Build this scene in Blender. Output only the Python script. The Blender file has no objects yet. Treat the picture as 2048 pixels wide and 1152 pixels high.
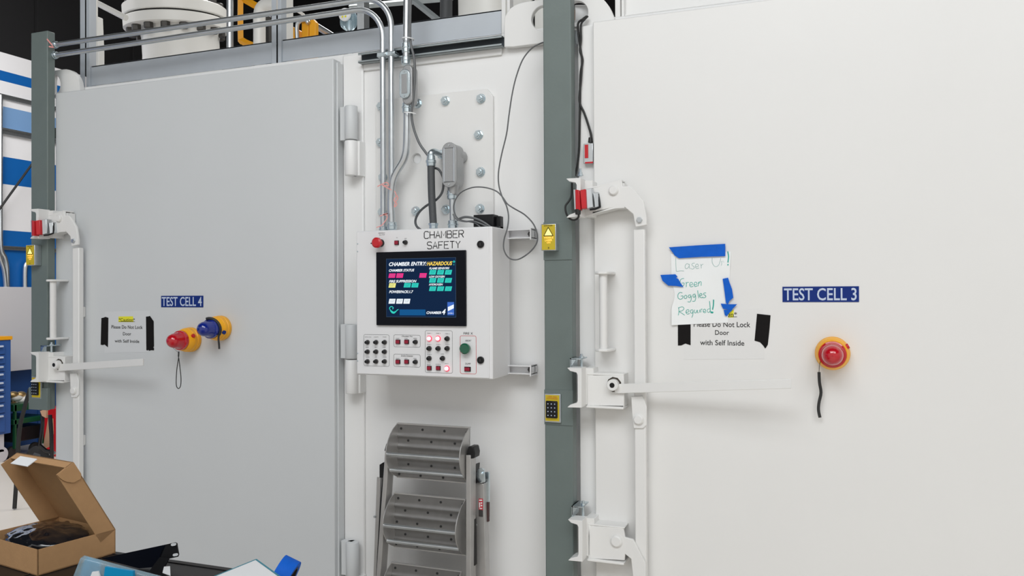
import bpy, bmesh, math, random
from mathutils import Vector as V, Matrix, noise
random.seed(7)
# ---------------------------------------------------------------- camera
SC = bpy.context.scene
FPX = 1655.0; YAW = math.atan(641/FPX); PIT = math.atan(12/FPX); ROL = .0045
CAM = V((0, -2.9, 1.6))
f0 = V((-math.sin(YAW), math.cos(YAW), 0)); r0 = V((math.cos(YAW), math.sin(YAW), 0)); UP = V((0, 0, 1))
fw = f0*math.cos(PIT)+UP*math.sin(PIT); u0 = UP*math.cos(PIT)-f0*math.sin(PIT)
rt = r0*math.cos(ROL)-u0*math.sin(ROL); uu = u0*math.cos(ROL)+r0*math.sin(ROL)
cd = bpy.data.cameras.new('camera'); cam = bpy.data.objects.new('camera', cd); SC.collection.objects.link(cam)
cam.matrix_world = Matrix(((rt.x, uu.x, -fw.x, CAM.x), (rt.y, uu.y, -fw.y, CAM.y), (rt.z, uu.z, -fw.z, CAM.z), (0, 0, 0, 1)))
cd.sensor_width = 36; cd.lens = 36*FPX/2048; cd.clip_start = .05
SC.camera = cam
# ---------------------------------------------------------------- world, lights, exposure
w = bpy.data.worlds.new('world'); SC.world = w; w.use_nodes = True
bg = w.node_tree.nodes['Background']; bg.inputs[0].default_value = (1, .985, .955, 1); bg.inputs[1].default_value = .64
SC.view_settings.view_transform = 'Standard'; SC.view_settings.look = 'None'
SC.view_settings.exposure = 0; SC.view_settings.gamma = 1; SC.view_settings.use_curve_mapping = False

def area(name, loc, tgt, sx, sy, power, col=(1, 1, 1)):
    l = bpy.data.lights.new(name, 'AREA'); l.shape = 'RECTANGLE'; l.size = sx; l.size_y = sy; l.energy = power; l.color = col
    o = bpy.data.objects.new(name, l); SC.collection.objects.link(o); o.location = loc
    o.rotation_euler = (V(tgt)-V(loc)).to_track_quat('-Z', 'Y').to_euler(); return o
area('hall_light', (2.9, -5.2, 5.2), (.9, 0, .9), 3.0, 1.6, 66, (.97, .985, 1))
area('hall_light', (-.8, -5.0, 5.2), (-1.2, 0, .9), 3.0, 1.2, 80, (.95, .985, 1))
area('hall_light', (.4, -4.6, 6.2), (.4, -4.6, 0), 7, 2.2, 190, (.98, .99, 1))  # added unseen downlight; its floor bounce brightens the lower doors
area('hall_light', (-6.0, .9, 4.6), (-7.6, 3.4, 1.4), 2.5, 1.5, 118, (1, .98, .97))
area('hall_light', (-2.6, 3.0, 5.3), (-2.6, 1.5, 2.6), 5, 1.2, 110, (1, .985, .96))
# ---------------------------------------------------------------- unprojection onto real planes
def ray(x, y): return fw+rt*((x-1024)/FPX)-uu*((y-576)/FPX)
def _p(x, y, ax, v):
    d = ray(x, y); return CAM+d*((v-CAM[ax])/d[ax])
def P(x, y, Y=0.): return _p(x, y, 1, Y)
def PX(x, y, X): return _p(x, y, 0, X)
def PZ(x, y, Z): return _p(x, y, 2, Z)
def PD(x, y, d): return CAM+ray(x, y)*d
# ---------------------------------------------------------------- materials
def mat(name, col, rough=.5, metal=0., emit=None, es=1., nz=0., sc=30., bump=0., bsc=120., alpha=1., trans=0., spec=.5, sss=0., coat=0.):
    m = bpy.data.materials.new(name); m.use_nodes = True; nt = m.node_tree; b = nt.nodes['Principled BSDF']
    b.inputs['Base Color'].default_value = (*col, 1); b.inputs['Roughness'].default_value = rough; b.inputs['Metallic'].default_value = metal
    b.inputs['Specular IOR Level'].default_value = spec
    if emit: b.inputs['Emission Color'].default_value = (*emit, 1); b.inputs['Emission Strength'].default_value = es
    if alpha < 1: b.inputs['Alpha'].default_value = alpha
    if trans: b.inputs['Transmission Weight'].default_value = trans
    if sss: b.inputs['Subsurface Weight'].default_value = sss; b.inputs['Subsurface Radius'].default_value = (.02, .01, .005)
    if coat: b.inputs['Coat Weight'].default_value = coat
    tc = nt.nodes.new('ShaderNodeTexCoord')
    if nz:
        n = nt.nodes.new('ShaderNodeTexNoise'); n.inputs['Scale'].default_value = sc; n.inputs['Detail'].default_value = 4
        nt.links.new(tc.outputs['Object'], n.inputs['Vector'])
        r = nt.nodes.new('ShaderNodeMapRange'); r.inputs['To Min'].default_value = 1-nz; r.inputs['To Max'].default_value = 1+nz
        nt.links.new(n.outputs['Fac'], r.inputs['Value'])
        h = nt.nodes.new('ShaderNodeVectorMath'); h.operation = 'SCALE'; h.inputs[0].default_value = col
        nt.links.new(r.outputs['Result'], h.inputs['Scale']); nt.links.new(h.outputs[0], b.inputs['Base Color'])
    if bump:
        n = nt.nodes.new('ShaderNodeTexNoise'); n.inputs['Scale'].default_value = bsc; n.inputs['Detail'].default_value = 3
        nt.links.new(tc.outputs['Object'], n.inputs['Vector'])
        bp = nt.nodes.new('ShaderNodeBump'); bp.inputs['Strength'].default_value = bump; bp.inputs['Distance'].default_value = .004
        nt.links.new(n.outputs['Fac'], bp.inputs['Height']); nt.links.new(bp.outputs[0], b.inputs['Normal'])
    return m
WHITE = mat('white_paint', (.80, .797, .785), .42, nz=.02, sc=3, bump=.05, bsc=60)
WHITE4 = mat('white_paint_cool', (.63, .65, .662), .45, nz=.03, sc=2, bump=.05, bsc=60)  # white door paint darkened to paint in the weaker light at the left
BODYW = mat('white_paint_warm', (.84, .84, .835), .4, nz=.03, sc=2.5, bump=.06, bsc=30)
CABW = mat('cabinet_powder_coat', (.80, .80, .81), .4, bump=.04, bsc=400)
POST = mat('grey_green_paint', (.145, .18, .172), .45, nz=.08, sc=12, bump=.08, bsc=80)
ALU = mat('mill_aluminium', (.50, .535, .575), .5, .25, nz=.08, sc=6)
GALV = mat('galvanised_steel', (.62, .65, .67), .3, .9, nz=.12, sc=40)
ZINC = mat('zinc_plate', (.60, .68, .72), .25, .9, nz=.15, sc=60)
STRUTI = mat('strut_inner', (.05, .06, .07), .6, .3)  # recess shade painted in as a dark channel back
STRUT = mat('strut_steel', (.36, .40, .41), .45, .6, nz=.15, sc=30)
CAST = mat('cast_aluminium', (.40, .405, .41), .42, .6, bump=.2, bsc=300)
BLACK = mat('black_plastic', (.009, .009, .010), .4, spec=.3)
RUBBER = mat('black_rubber', (.018, .018, .018), .6)
GLOSSK = mat('gloss_black', (.006, .006, .008), .12)
DARKC = mat('dark_ceiling_paint', (.004, .004, .005), .9)
GREYC = mat('grey_cable_jacket', (.12, .125, .13), .45)
HOSE = mat('dark_grey_conduit', (.07, .075, .08), .5, bump=.3, bsc=200)
RED = mat('red_plastic', (.55, .012, .02), .3)
REDB = mat('red_button', (.30, .006, .03), .35)
REDD = mat('red_translucent_dome', (.75, .01, .025), .08, trans=.35, coat=.6)
BLUED = mat('blue_translucent_dome', (.01, .03, .33), .08, trans=.3, coat=.6)
YEL = mat('yellow_plastic', (.95, .45, .01), .35, sss=.2)
ORANGE = mat('orange_paint', (.85, .38, .01), .4)
SIGNB = mat('sign_blue', (.010, .032, .20), .4, spec=.15)
SIGNT = mat('sign_lettering', (.55, .63, .78), .5)
INK = mat('black_ink', (.012, .012, .012), .7)
PAPER = mat('white_paper', (.84, .85, .86), .6, bump=.05, bsc=20)
NPAPER = mat('notice_paper', (.785, .783, .775), .5)
NPAPER4 = mat('notice_paper_cool', (.67, .685, .70), .5)  # same notice paper, darkened to carry the dimmer light on the left door
NOTE = mat('note_paper', (.88, .90, .90), .6, bump=.3, bsc=14)
HILITE = mat('yellow_highlighter', (.80, .76, .03), .6)
KTAPE = mat('black_tape', (.008, .007, .007), .7, spec=.15, bump=.4, bsc=40)
BTAPE = mat('blue_masking_tape', (.008, .12, .60), .65, spec=.15, nz=.15, sc=40, bump=.3, bsc=60)
MARK = mat('green_marker', (.02, .42, .34), .7)
MARKG = mat('faded_marker', (.33, .50, .48), .7)
BEZEL = mat('screen_bezel', (.003, .004, .008), .3, spec=.15)
def emi(n, c, s=1.): return mat(n, (0, 0, 0), .35, emit=c, es=s, spec=.12)
SCR = emi('screen_navy', (.002, .016, .055), 1); SW = emi('screen_white', (.9, .95, 1), 1.0); SY = emi('screen_yellow', (1, .70, .10), 1)
ST = emi('screen_teal', (.03, .62, .52), 1); SP = emi('screen_pink', (.85, .03, .25), 1); SYL = emi('screen_pale_yellow', (.9, .85, .25), 1)
SBL = emi('screen_blue_bar', (.004, .09, .26), 1); SLB = emi('screen_sky_blue', (.05, .15, .55), 1); SDK = emi('screen_dark_text', (.0, .16, .2), 1)
SGR = emi('screen_frame_grey', (.07, .12, .2), 1)
PILOT = mat('lit_pilot_lens', (1, .5, .5), .3, emit=(1, .45, .5), es=1.6)
PRIM = mat('lit_pilot_rim', (.9, .05, .1), .3, emit=(1, .06, .12), es=.7)
LASY = mat('laser_sign_yellow', (.50, .38, .015), .45, emit=(.7, .5, .0), es=.10)
LASL = emi('laser_sign_lit', (1, .80, .18), 2.4); LAST = emi('laser_sign_text_lit', (1, .50, .10), 2.0)
CARD = mat('cardboard', (.47, .27, .125), .75, nz=.08, sc=50, bump=.1, bsc=200)
CARDIN = mat('cardboard_inner', (.36, .225, .125), .8, nz=.08, sc=50)
BAG = mat('black_plastic_bag', (.008, .009, .012), .12, coat=.8)
CLEAR = mat('clear_plastic', (.55, .75, .85), .1, trans=.5, alpha=.55)
CYAN = mat('cyan_print', (.0, .28, .55), .35); TEAL = mat('teal_print', (.01, .22, .30), .4)
LADM = mat('ladder_steel', (.54, .53, .52), .42, .75, nz=.12, sc=20)
LADP = mat('tread_steel', (.25, .245, .24), .45, .75, nz=.15, sc=25)
FLOOR = mat('polished_concrete', (.84, .78, .69), .35, nz=.05, sc=2)
WBLUE = mat('wall_blue', (.006, .12, .42), .4); WWHITE = mat('wall_white', (.85, .85, .87), .5); WSHINE = mat('wall_pale_blue', (.20, .36, .62), .35)  # the paler blue paints in a reflection on the wall's blue band
WSHADED = mat('wall_navy', (.01, .06, .22), .5)  # the wall's blue again, with shade painted into the colour
TOOLB = mat('tool_cabinet_blue', (.03, .10, .33), .4); GREEN = mat('green_enamel', (.004, .07, .028), .4)
BRASS = mat('brass', (.70, .48, .22), .3, .8); TAN = mat('tan_plywood', (.50, .30, .19), .6)
GREYBD = mat('grey_enclosure_paint', (.60, .60, .63), .5)
PIPEW = mat('pipe_white_paint', (.80, .79, .75), .35); DARKBOLT = mat('dark_bolt', (.07, .065, .06), .5, .5)
GREENB = mat('green_button', (.004, .10, .05), .25, coat=.5)
PINK = mat('pink_ribbon', (.85, .35, .32), .6)
GREASE = mat('grease', (.05, .04, .03), .6)
KEYG = mat('knob_grey', (.05, .045, .045), .4)
SLOTD = mat('slot_shadow', (.02, .02, .02), .8)
# ---------------------------------------------------------------- mesh helpers
class M:
    def __init__(s): s.v = []; s.f = []; s.mi = []; s.k = 0
    def add(s, vs, fs, mi=0):
        o = len(s.v); s.v += [V(p) for p in vs]; s.f += [[o+i for i in f] for f in fs]; s.mi += [mi]*len(fs); return s
    def box(s, x0, x1, y0, y1, z0, z1, mi=0):
        x0, x1 = sorted((x0, x1)); y0, y1 = sorted((y0, y1)); z0, z1 = sorted((z0, z1))
        return s.add([(x, y, z) for x in (x0, x1) for y in (y0, y1) for z in (z0, z1)],
                     [(0, 1, 3, 2), (4, 6, 7, 5), (0, 4, 5, 1), (2, 3, 7, 6), (0, 2, 6, 4), (1, 5, 7, 3)], mi)
    def obox(s, o, a, b, c, mi=0):   # parallelepiped from a corner and three edge vectors
        o, a, b, c = V(o), V(a), V(b), V(c)
        return s.add([o+a*i+b*j+c*k for i in (0, 1) for j in (0, 1) for k in (0, 1)],
                     [(0, 1, 3, 2), (4, 6, 7, 5), (0, 4, 5, 1), (2, 3, 7, 6), (0, 2, 6, 4), (1, 5, 7, 3)], mi)
    def prism(s, pts, d, mi=0):      # polygon of 3-D points extruded by vector d
        n = len(pts); d = V(d); a = [V(p) for p in pts]
        s.add(a+[p+d for p in a], [list(range(n))[::-1], list(range(n, 2*n))]+[(i, (i+1) % n, n+(i+1) % n, n+i) for i in range(n)], mi); return s
    def plate(s, px, Y0, Y1, mi=0, fn=None):   # outline given on the plane Y0, thickness to Y1
        pts = [P(x, y, Y0) for x, y in px]; return s.prism(pts, (0, Y1-Y0, 0), mi)
    def lathe(s, o, ax, prof, n=24, mi=0, cap=True):
        ax = V(ax).normalized(); t = V((0, 0, 1)) if abs(ax.z) < .9 else V((1, 0, 0)); a = ax.cross(t).normalized(); b = ax.cross(a); o = V(o)
        vs = [o+ax*h+(a*math.cos(2*math.pi*i/n)+b*math.sin(2*math.pi*i/n))*r for h, r in prof for i in range(n)]
        fs = [(j*n+i, j*n+(i+1) % n, (j+1)*n+(i+1) % n, (j+1)*n+i) for j in range(len(prof)-1) for i in range(n)]
        if cap: fs += [list(range(n))[::-1], [(len(prof)-1)*n+i for i in range(n)]]
        return s.add(vs, fs, mi)
    def cyl(s, p0, p1, r, r1=None, n=20, mi=0):
        p0, p1 = V(p0), V(p1); d = p1-p0; return s.lathe(p0, d, [(0, r), (d.length, r if r1 is None else r1)], n, mi)
    def tube(s, pts, r, n=10, mi=0, smooth=0, closed=False):
        pts = [V(p) for p in pts]
        if smooth: pts = spline(pts, smooth)
        m = len(pts); ds = [(pts[min(i+1, m-1)]-pts[max(i-1, 0)]).normalized() for i in range(m)]
        t = V((0, 0, 1)) if abs(ds[0].z) < .9 else V((1, 0, 0)); a = ds[0].cross(t).normalized(); vs = []
        for i, p in enumerate(pts):
            a = (a-ds[i]*a.dot(ds[i])).normalized(); b = ds[i].cross(a)
            vs += [p+(a*math.cos(2*math.pi*k/n)+b*math.sin(2*math.pi*k/n))*r for k in range(n)]
        fs = [(j*n+i, j*n+(i+1) % n, (j+1)*n+(i+1) % n, (j+1)*n+i) for j in range(m-1) for i in range(n)]
        fs += [list(range(n))[::-1], [(m-1)*n+i for i in range(n)]]
        return s.add(vs, fs, mi)
    def sphere(s, c, r, n=16, mi=0, sc=(1, 1, 1), fn=None):
        c = V(c); vs = []; k = n//2
        for j in range(1, k):
            for i in range(n):
                p = V((math.sin(math.pi*j/k)*math.cos(2*math.pi*i/n), math.sin(math.pi*j/k)*math.sin(2*math.pi*i/n), math.cos(math.pi*j/k)))
                q = p*r*(fn(p) if fn else 1); vs.append(c+V((q.x*sc[0], q.y*sc[1], q.z*sc[2])))
        vs += [c+V((0, 0, r*sc[2])), c-V((0, 0, r*sc[2]))]
        fs = [(j*n+i, (j+1)*n+i, (j+1)*n+(i+1) % n, j*n+(i+1) % n) for j in range(k-2) for i in range(n)]
        t = len(vs)-2; fs += [(t, i, (i+1) % n) for i in range(n)]+[(t+1, (k-2)*n+(i+1) % n, (k-2)*n+i) for i in range(n)]
        return s.add(vs, fs, mi)
    def ribbon(s, pts, wd, d=(0, -.0008, 0), mi=0, nrm=V((0, 1, 0)), smooth=0):   # flat ribbon in the plane with normal nrm
        pts = [V(p) for p in pts]
        if smooth: pts = spline(pts, smooth)
        m = len(pts); L = []; R = []
        for i in range(m):
            t = (pts[min(i+1, m-1)]-pts[max(i-1, 0)]).normalized(); q = t.cross(nrm).normalized()*wd/2; L.append(pts[i]+q); R.append(pts[i]-q)
        d = V(d); vs = L+R+[p+d for p in L]+[p+d for p in R]; fs = []
        for i in range(m-1):
            fs += [(i, i+1, m+i+1, m+i), (2*m+i, 3*m+i, 3*m+i+1, 2*m+i+1), (i, 2*m+i, 2*m+i+1, i+1), (m+i, m+i+1, 3*m+i+1, 3*m+i)]
        fs += [(0, m, 3*m, 2*m), (m-1, 3*m-1, 4*m-1, 2*m-1)]
        return s.add(vs, fs, mi)
def spline(pts, k):
    out = []; n = len(pts)
    for i in range(n-1):
        a, b, c, d = pts[max(i-1, 0)], pts[i], pts[i+1], pts[min(i+2, n-1)]
        for j in range(k):
            t = j/k; out.append(.5*((2*b)+(c-a)*t+(2*a-5*b+4*c-d)*t*t+(3*b-a-3*c+d)*t**3))
    out.append(pts[-1]); return out
def wpos(o):
    p = V(o.location)
    while o.parent: o = o.parent; p = p+V(o.location)
    return p
def O(name, m, mats, parent=None, bev=0, seg=2, label=None, cat=None, group=None, kind=None, smooth=True, ang=35):
    if not isinstance(mats, (list, tuple)): mats = [mats]
    xs = [V((min(p[i] for p in m.v), max(p[i] for p in m.v), 0)) for i in range(3)]
    org = V(((xs[0][0]+xs[0][1])/2, (xs[1][0]+xs[1][1])/2, xs[2][0]))
    me = bpy.data.meshes.new(name); me.from_pydata([p-org for p in m.v], [], m.f)
    for x in mats: me.materials.append(x)
    for p, i in zip(me.polygons, m.mi): p.material_index = i
    b = bmesh.new(); b.from_mesh(me); bmesh.ops.recalc_face_normals(b, faces=b.faces); b.to_mesh(me); b.free()
    if smooth: me.shade_smooth(); me.set_sharp_from_angle(angle=math.radians(ang))
    o = bpy.data.objects.new(name, me); SC.collection.objects.link(o)
    if parent: o.parent = parent; o.location = org-wpos(parent)
    else: o.location = org
    if bev:
        q = o.modifiers.new('bevel', 'BEVEL'); q.width = bev; q.segments = seg; q.limit_method = 'ANGLE'; q.angle_limit = math.radians(40)
    for k, v in (('label', label), ('category', cat), ('group', group), ('kind', kind)):
        if v: o[k] = v
    return o
def T(name, loc, label, cat, group=None):
    o = bpy.data.objects.new(name, None); SC.collection.objects.link(o); o.location = loc; o.empty_display_size = .05
    o['label'] = label; o['category'] = cat
    if group: o['group'] = group
    return o
def copy_tree(o, parent=None):
    c = o.copy(); SC.collection.objects.link(c); c.parent = parent
    for ch in [x for x in SC.collection.objects if x.parent == o]: copy_tree(ch, c)
    return c
def textm(m, body, x0, z1, x1, z0, Y, th=.0006, mi=0, shear=0., bold=0., axis='Y', sp=1.):
    """lettering as real shapes, fitted into the box x0..x1, z0..z1 of a wall plane"""
    cu = bpy.data.curves.new('t', 'FONT'); cu.body = body; cu.size = 1; cu.shear = shear; cu.offset = bold; cu.resolution_u = 3; cu.space_character = sp
    o = bpy.data.objects.new('t', cu); SC.collection.objects.link(o); dg = bpy.context.evaluated_depsgraph_get(); dg.update()
    me = bpy.data.meshes.new_from_object(o.evaluated_get(dg)); vs = [v.co.copy() for v in me.vertices]; fs = [list(p.vertices) for p in me.polygons]
    bpy.data.objects.remove(o); bpy.data.curves.remove(cu); bpy.data.meshes.remove(me)
    ax, bx = min(v.x for v in vs), max(v.x for v in vs); ay, by = min(v.y for v in vs), max(v.y for v in vs)
    q = [(x0+(v.x-ax)/(bx-ax)*(x1-x0), z0+(v.y-ay)/(by-ay)*(z1-z0)) for v in vs]
    m.add([(x, Y-th, z) for x, z in q], fs, mi)
def tpx(m, body, xa, ya, xb, yb, Y, **k):
    a = P(xa, (ya+yb)/2, Y); b = P(xb, (ya+yb)/2, Y); t = P((xa+xb)/2, ya, Y); u = P((xa+xb)/2, yb, Y)
    textm(m, body, a.x, t.z, b.x, u.z, Y, **k)
def rpx(xa, ya, xb, yb, Y):   # x0,x1,z0,z1 on plane Y from a pixel box
    a = P(xa, (ya+yb)/2, Y); b = P(xb, (ya+yb)/2, Y); t = P((xa+xb)/2, ya, Y); u = P((xa+xb)/2, yb, Y); return a.x, b.x, u.z, t.z
def ringplate(m, outer, hc, hr, Y0, Y1, n=48):
    """plate with a round hole; outer = (x,z) polygon around the hole centre"""
    oc = []; k = len(outer)
    for i in range(n):
        a = 2*math.pi*i/n; dx, dz = math.cos(a), math.sin(a); best = None
        for j in range(k):
            x1, z1 = outer[j][0]-hc[0], outer[j][1]-hc[1]; x2, z2 = outer[(j+1) % k][0]-hc[0], outer[(j+1) % k][1]-hc[1]
            ex, ez = x2-x1, z2-z1; den = dx*ez-dz*ex
            if abs(den) < 1e-9: continue
            t = (x1*ez-z1*ex)/den; s_ = (x1*dz-z1*dx)/den
            if t > 0 and -1e-6 <= s_ <= 1+1e-6: best = max(best or 0, t)
        oc.append((hc[0]+dx*best, hc[1]+dz*best))
    inn = [(hc[0]+hr*math.cos(2*math.pi*i/n), hc[1]+hr*math.sin(2*math.pi*i/n)) for i in range(n)]
    vs = [(x, Y0, z) for x, z in oc]+[(x, Y0, z) for x, z in inn]+[(x, Y1, z) for x, z in oc]+[(x, Y1, z) for x, z in inn]; fs = []
    for i in range(n):
        j = (i+1) % n; fs += [(i, j, n+j, n+i), (2*n+i, 3*n+i, 3*n+j, 2*n+j), (i, 2*n+i, 2*n+j, j), (n+i, n+j, 3*n+j, 3*n+i)]
    m.add(vs, fs)
def stadium(c, w, h, n=10):
    r = w/2; pts = []
    for s, oz in ((1, h/2-r), (-1, -(h/2-r))):
        for i in range(n+1):
            a = math.pi*i/n+(0 if s > 0 else math.pi); pts.append((c[0]+r*math.cos(a), c[1]+oz+r*math.sin(a)))
    return pts
def stad(m, c, w, h, Y0, Y1, mi=0): m.prism([(x, Y0, z) for x, z in stadium(c, w, h)], (0, Y1-Y0, 0), mi)
def hexbolt(m, c, r=.017, Y=0., h=.012, stud=.008, mi=0, washer=True, d=-1):
    c = V((c[0], Y, c[1])); q = V((0, d, 0))
    if washer: m.lathe(c, q, [(0, r*1.15), (.003, r*1.15)], 20, mi)
    m.lathe(c+q*.003, q, [(0, r), (h*.85, r), (h, r*.9)], 6, mi); m.lathe(c+q*(h+.003), q, [(0, r*.55), (stud, r*.5)], 12, mi)

# ================================================================ SETTING
m = M(); m.box(-12, 9, -7, 9, -.1, 0); O('floor', m, FLOOR, kind='structure')
m = M(); m.box(-12, 9, -7, 9, 6.3, 6.4); O('ceiling', m, DARKC, kind='structure')
m = M(); m.box(-12, 9, 8.9, 9, 0, 6.3); O('wall_back', m, DARKC, kind='structure')
zz = lambda y: PX(30, y, -8.1).z
bands = [(0, zz(742), 3), (zz(742), zz(497), 1), (zz(497), zz(462), 1), (zz(462), zz(371), 0), (zz(371), zz(317), 1), (zz(317), zz(262), 0),
         (zz(262), zz(218), 2), (zz(218), zz(168), 0), (zz(168), zz(148), 1), (zz(148), zz(112), 0), (zz(112), 6.3, 4)]
m = M()
for a, b, k in bands:
    if a > .01 or True:
        n = 24
        for i in range(n):
            y0 = -7+i*16/n; y1 = y0+16/n-.05
            m.box(-8.2, -8.1, y0, y1, a, b, k); m.box(-8.2, -8.112, y1, y0+16/n, a, b, k)
O('wall_left', m, [WWHITE, WBLUE, WSHINE, WSHADED, DARKC], kind='structure', smooth=False)
for k, (yy, r) in enumerate(((200, .022), (268, .03), (497, .02))):
    z = zz(yy); m = M(); m.box(-8.1, -8.1+r*1.3, -2, 8.5, z-r, z+r); m.box(-8.1+r*1.3, -8.1+r*2.2, -2, 8.5, z+r*.5, z+r)
    O('wall_rail', m, GALV, label=['thin galvanised rail high on the striped wall above the pale blue band', 'thick shadowed rail below the pale blue band of the striped wall',
      'low horizontal rail crossing the blue band beside the grey pillar'][k], cat='rail')

# ================================================================ CHAMBERS
YB = .075
YT_ = .13; zb_ = P(300, 157, YT_).z; zt = P(690, 112, YB).z; zroof = zb_-.019; print('ZT', zt, zroof)
XJ = -.905      # joint between both chambers, behind the post
def lug(c, hr, side, bx):   # rounded lifting ear with a round hole
    pts = []; R = .13
    return pts
ch4 = T('test_chamber', (-2.2, 1.2, 0), 'white steel test chamber body between the two big doors, carrying the control cabinet', 'chamber')
hx = P(833, 317, YB)
m = M(); m.box(-3.43, XJ-.005, YB, 2.4, .02, zroof); O('shell', m, BODYW, ch4, bev=.006)
m = M()
a = P(686, 500, YB-.012).x; b = P(727, 500, YB-.012).x
m.box(a, b, YB-.012, YB, .05, zt); O('hinge_jamb', m, BODYW, ch4, bev=.006)
m = M(); a = P(1005, 90, YB).x
m.box(a, XJ-.005, YB-.01, YB, P(1040, 92, YB).z, zt+.01); m.box(b, a, YB-.01, YB, zt-.075, zt-.0); O('top_flange', m, BODYW, ch4, bev=.004)
# lugs
def lugplate(par, pxs, hole_px, hr, Y0, Y1):
    pts = [P(x, y, Y0) for x, y in pxs]; h = P(*hole_px, Y0); m = M(); ringplate(m, [(p.x, p.z) for p in pts], (h.x, h.z), hr, Y0, Y1); return O('lifting_lug', m, WHITE, par, bev=.003)
def arc(cx, cy, r, a0, a1, n=10): return [(cx+r*math.cos(math.radians(a0+(a1-a0)*i/n)), cy-r*math.sin(math.radians(a0+(a1-a0)*i/n))) for i in range(n+1)]
lugplate(ch4, [(1008, 96), (1008, 60)]+arc(1052, 50, 46, 165, 100, 6)+[(1060, 2), (1113, -6), (1122, 40), (1122, 82)], (1086, 36), .047, YB-.03, YB-.005)
LL = P(108, 170, YB-.03); lx0 = LL.x-.02
hc = P(108, 168, YB-.03); R_ = P(160, 178, YB-.03)
m = M(); cx = P(128, 175, YB-.03).x; top = P(132, 138, YB-.03).z; bot = P(150, 182, YB-.03).z-.02; rr = R_.x-cx
outer = [(-3.535, bot), (R_.x, bot)]+[(cx+rr*math.cos(math.radians(t)), top-rr+rr*math.sin(math.radians(t))) for t in range(0, 91, 10)]+[(-3.535, top)]
ringplate(m, outer, (P(106, 168, YB-.03).x, P(106, 170, YB-.03).z), .05, YB-.03, YB-.005); O('lifting_lug', m, WHITE, ch4, bev=.003)
ch3 = T('test_chamber', (.2, 1.2, 0), 'white steel test chamber body whose edge shows right of the thick grey pillar', 'chamber')
m = M(); m.box(XJ+.005, 1.5, YB, 2.4, .02, zt+.02); O('shell', m, BODYW, ch3, bev=.006)
m = M(); m.box(-.868, P(1188, 560).x-.004, .026, YB, .02, P(1165, 52, .026).z); O('door_jamb', m, BODYW, ch3, bev=.002)  # strip added forward in the gap beside the post so it renders lighter
lugplate(ch3, [(1140, 54), (1136, 30), (1136, -12), (1190, -16)]+arc(1168, 42, 58, 68, 20, 6)+[(1229, 38), (1229, 46), (1180, 52)], (1152, 27), .047, YB-.03, YB-.005)

# hinges
def hinge(ztop, zmid, zbot, nm=True):
    x = P(697, 400, 0).x; y = .022; r = .0265
    for a, b in ((zmid+.002, ztop), (zbot, zmid-.002)):
        m = M(); m.lathe((x, y, a), (0, 0, 1), [(0, r-.002), (.003, r), (b-a-.003, r), (b-a, r-.002)], 28)
        if a > zmid: m.box(x-.052, x, .018, .05, a, b)
        else: m.box(x, x+.034, .03, YB, a, b)
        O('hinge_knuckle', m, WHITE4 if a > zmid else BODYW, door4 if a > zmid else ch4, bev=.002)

# ---- doors
door3 = T('chamber_door', (.1, .02, .05), 'large bright white steel door of test cell 3, right of the thick grey pillar', 'door')
door4 = T('chamber_door', (-2.6, .02, .05), 'large pale grey-white steel door of test cell 4, hinged beside the control cabinet', 'door')
x0 = P(1188, 560).x; zt3 = 2.586
m = M(); m.box(x0, 1.25, 0, .055, .06, zt3); O('door_panel', m, WHITE, door3, bev=.004, smooth=True)
x04 = P(111, 560).x; x14 = P(667, 300).x
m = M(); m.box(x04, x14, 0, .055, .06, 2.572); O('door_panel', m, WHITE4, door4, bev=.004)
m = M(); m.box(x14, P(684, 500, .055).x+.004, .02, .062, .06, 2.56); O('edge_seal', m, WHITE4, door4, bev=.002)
z = lambda y: P(697, y, 0).z
hinge(z(210), z(279), z(350)); hinge(z(649), z(719), z(788)); hinge(z(1086), z(1156), z(1226))

DX = -2.65
HW = []      # door hardware, built once on door 3 and repeated on door 4
def hw(name, m, mt=WHITE, par=None, bev=.002): 
    o = O(name, m, mt, par or door3, bev=bev); 
    if par is None: HW.append(o)
    return o
# vertical latch rail
xa, xb = P(1267, 600, -.048).x, P(1290, 600, -.048).x
m = M(); m.box(xa, xb, -.048, -.020, .1, P(1278, 458, -.048).z)
for q in (.25, .9, 1.5): m.box(xa+.01, xb-.01, -.021, 0, q, q+.05)
rail = hw('latch_rail', m, bev=.004)
def bolt_part(c, Y, r, par, mt=WHITE, nm='bolt', hexa=False):
    m = M(); p = P(*c, Y); m.lathe(p, (0, -1, 0), [(0, r*1.12), (.004, r*1.12), (.0041, r), (.007, r), (.010, r*.8)], 6 if hexa else 24); return O(nm, m, mt, par)
# top latch arm with crank
YL = -.062
m = M(); m.plate([(1186, 376), (1243, 360), (1245, 373), (1260, 372), (1273, 385), (1287, 403), (1293, 436), (1293, 450), (1271, 454), (1266, 428), (1249, 414), (1230, 414), (1185, 424)], YL, YL+.012)
arm = hw('latch_arm', m)
m = M()
a = P(1171, 431, YL); b = P(1249, 413, YL)
m.prism([P(1171, 431, YL), P(1230, 413, YL), P(1249, 412, YL), P(1249, 416, YL), P(1230, 417, YL), P(1171, 432, YL)], (0, .055, 0))
m.prism([P(1171, 377, YL), P(1243, 359, YL), P(1243, 362, YL), P(1171, 380, YL)], (0, .055, 0))
m.prism([P(1244, 366, YL+.013), P(1248, 366, YL+.013), P(1249, 410, YL+.013), P(1245, 410, YL+.013)], (0, .045, 0))
m.prism([P(1171, 378, YL+.04), P(1245, 361, YL+.04), P(1249, 414, YL+.04), P(1171, 431, YL+.04)], (0, .012, 0))
O('channel', m, WHITE, arm, bev=.002)
bolt_part((1227, 381), YL, .016, arm); bolt_part((1279, 440), YL, .010, arm, GALV, hexa=True)
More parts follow.
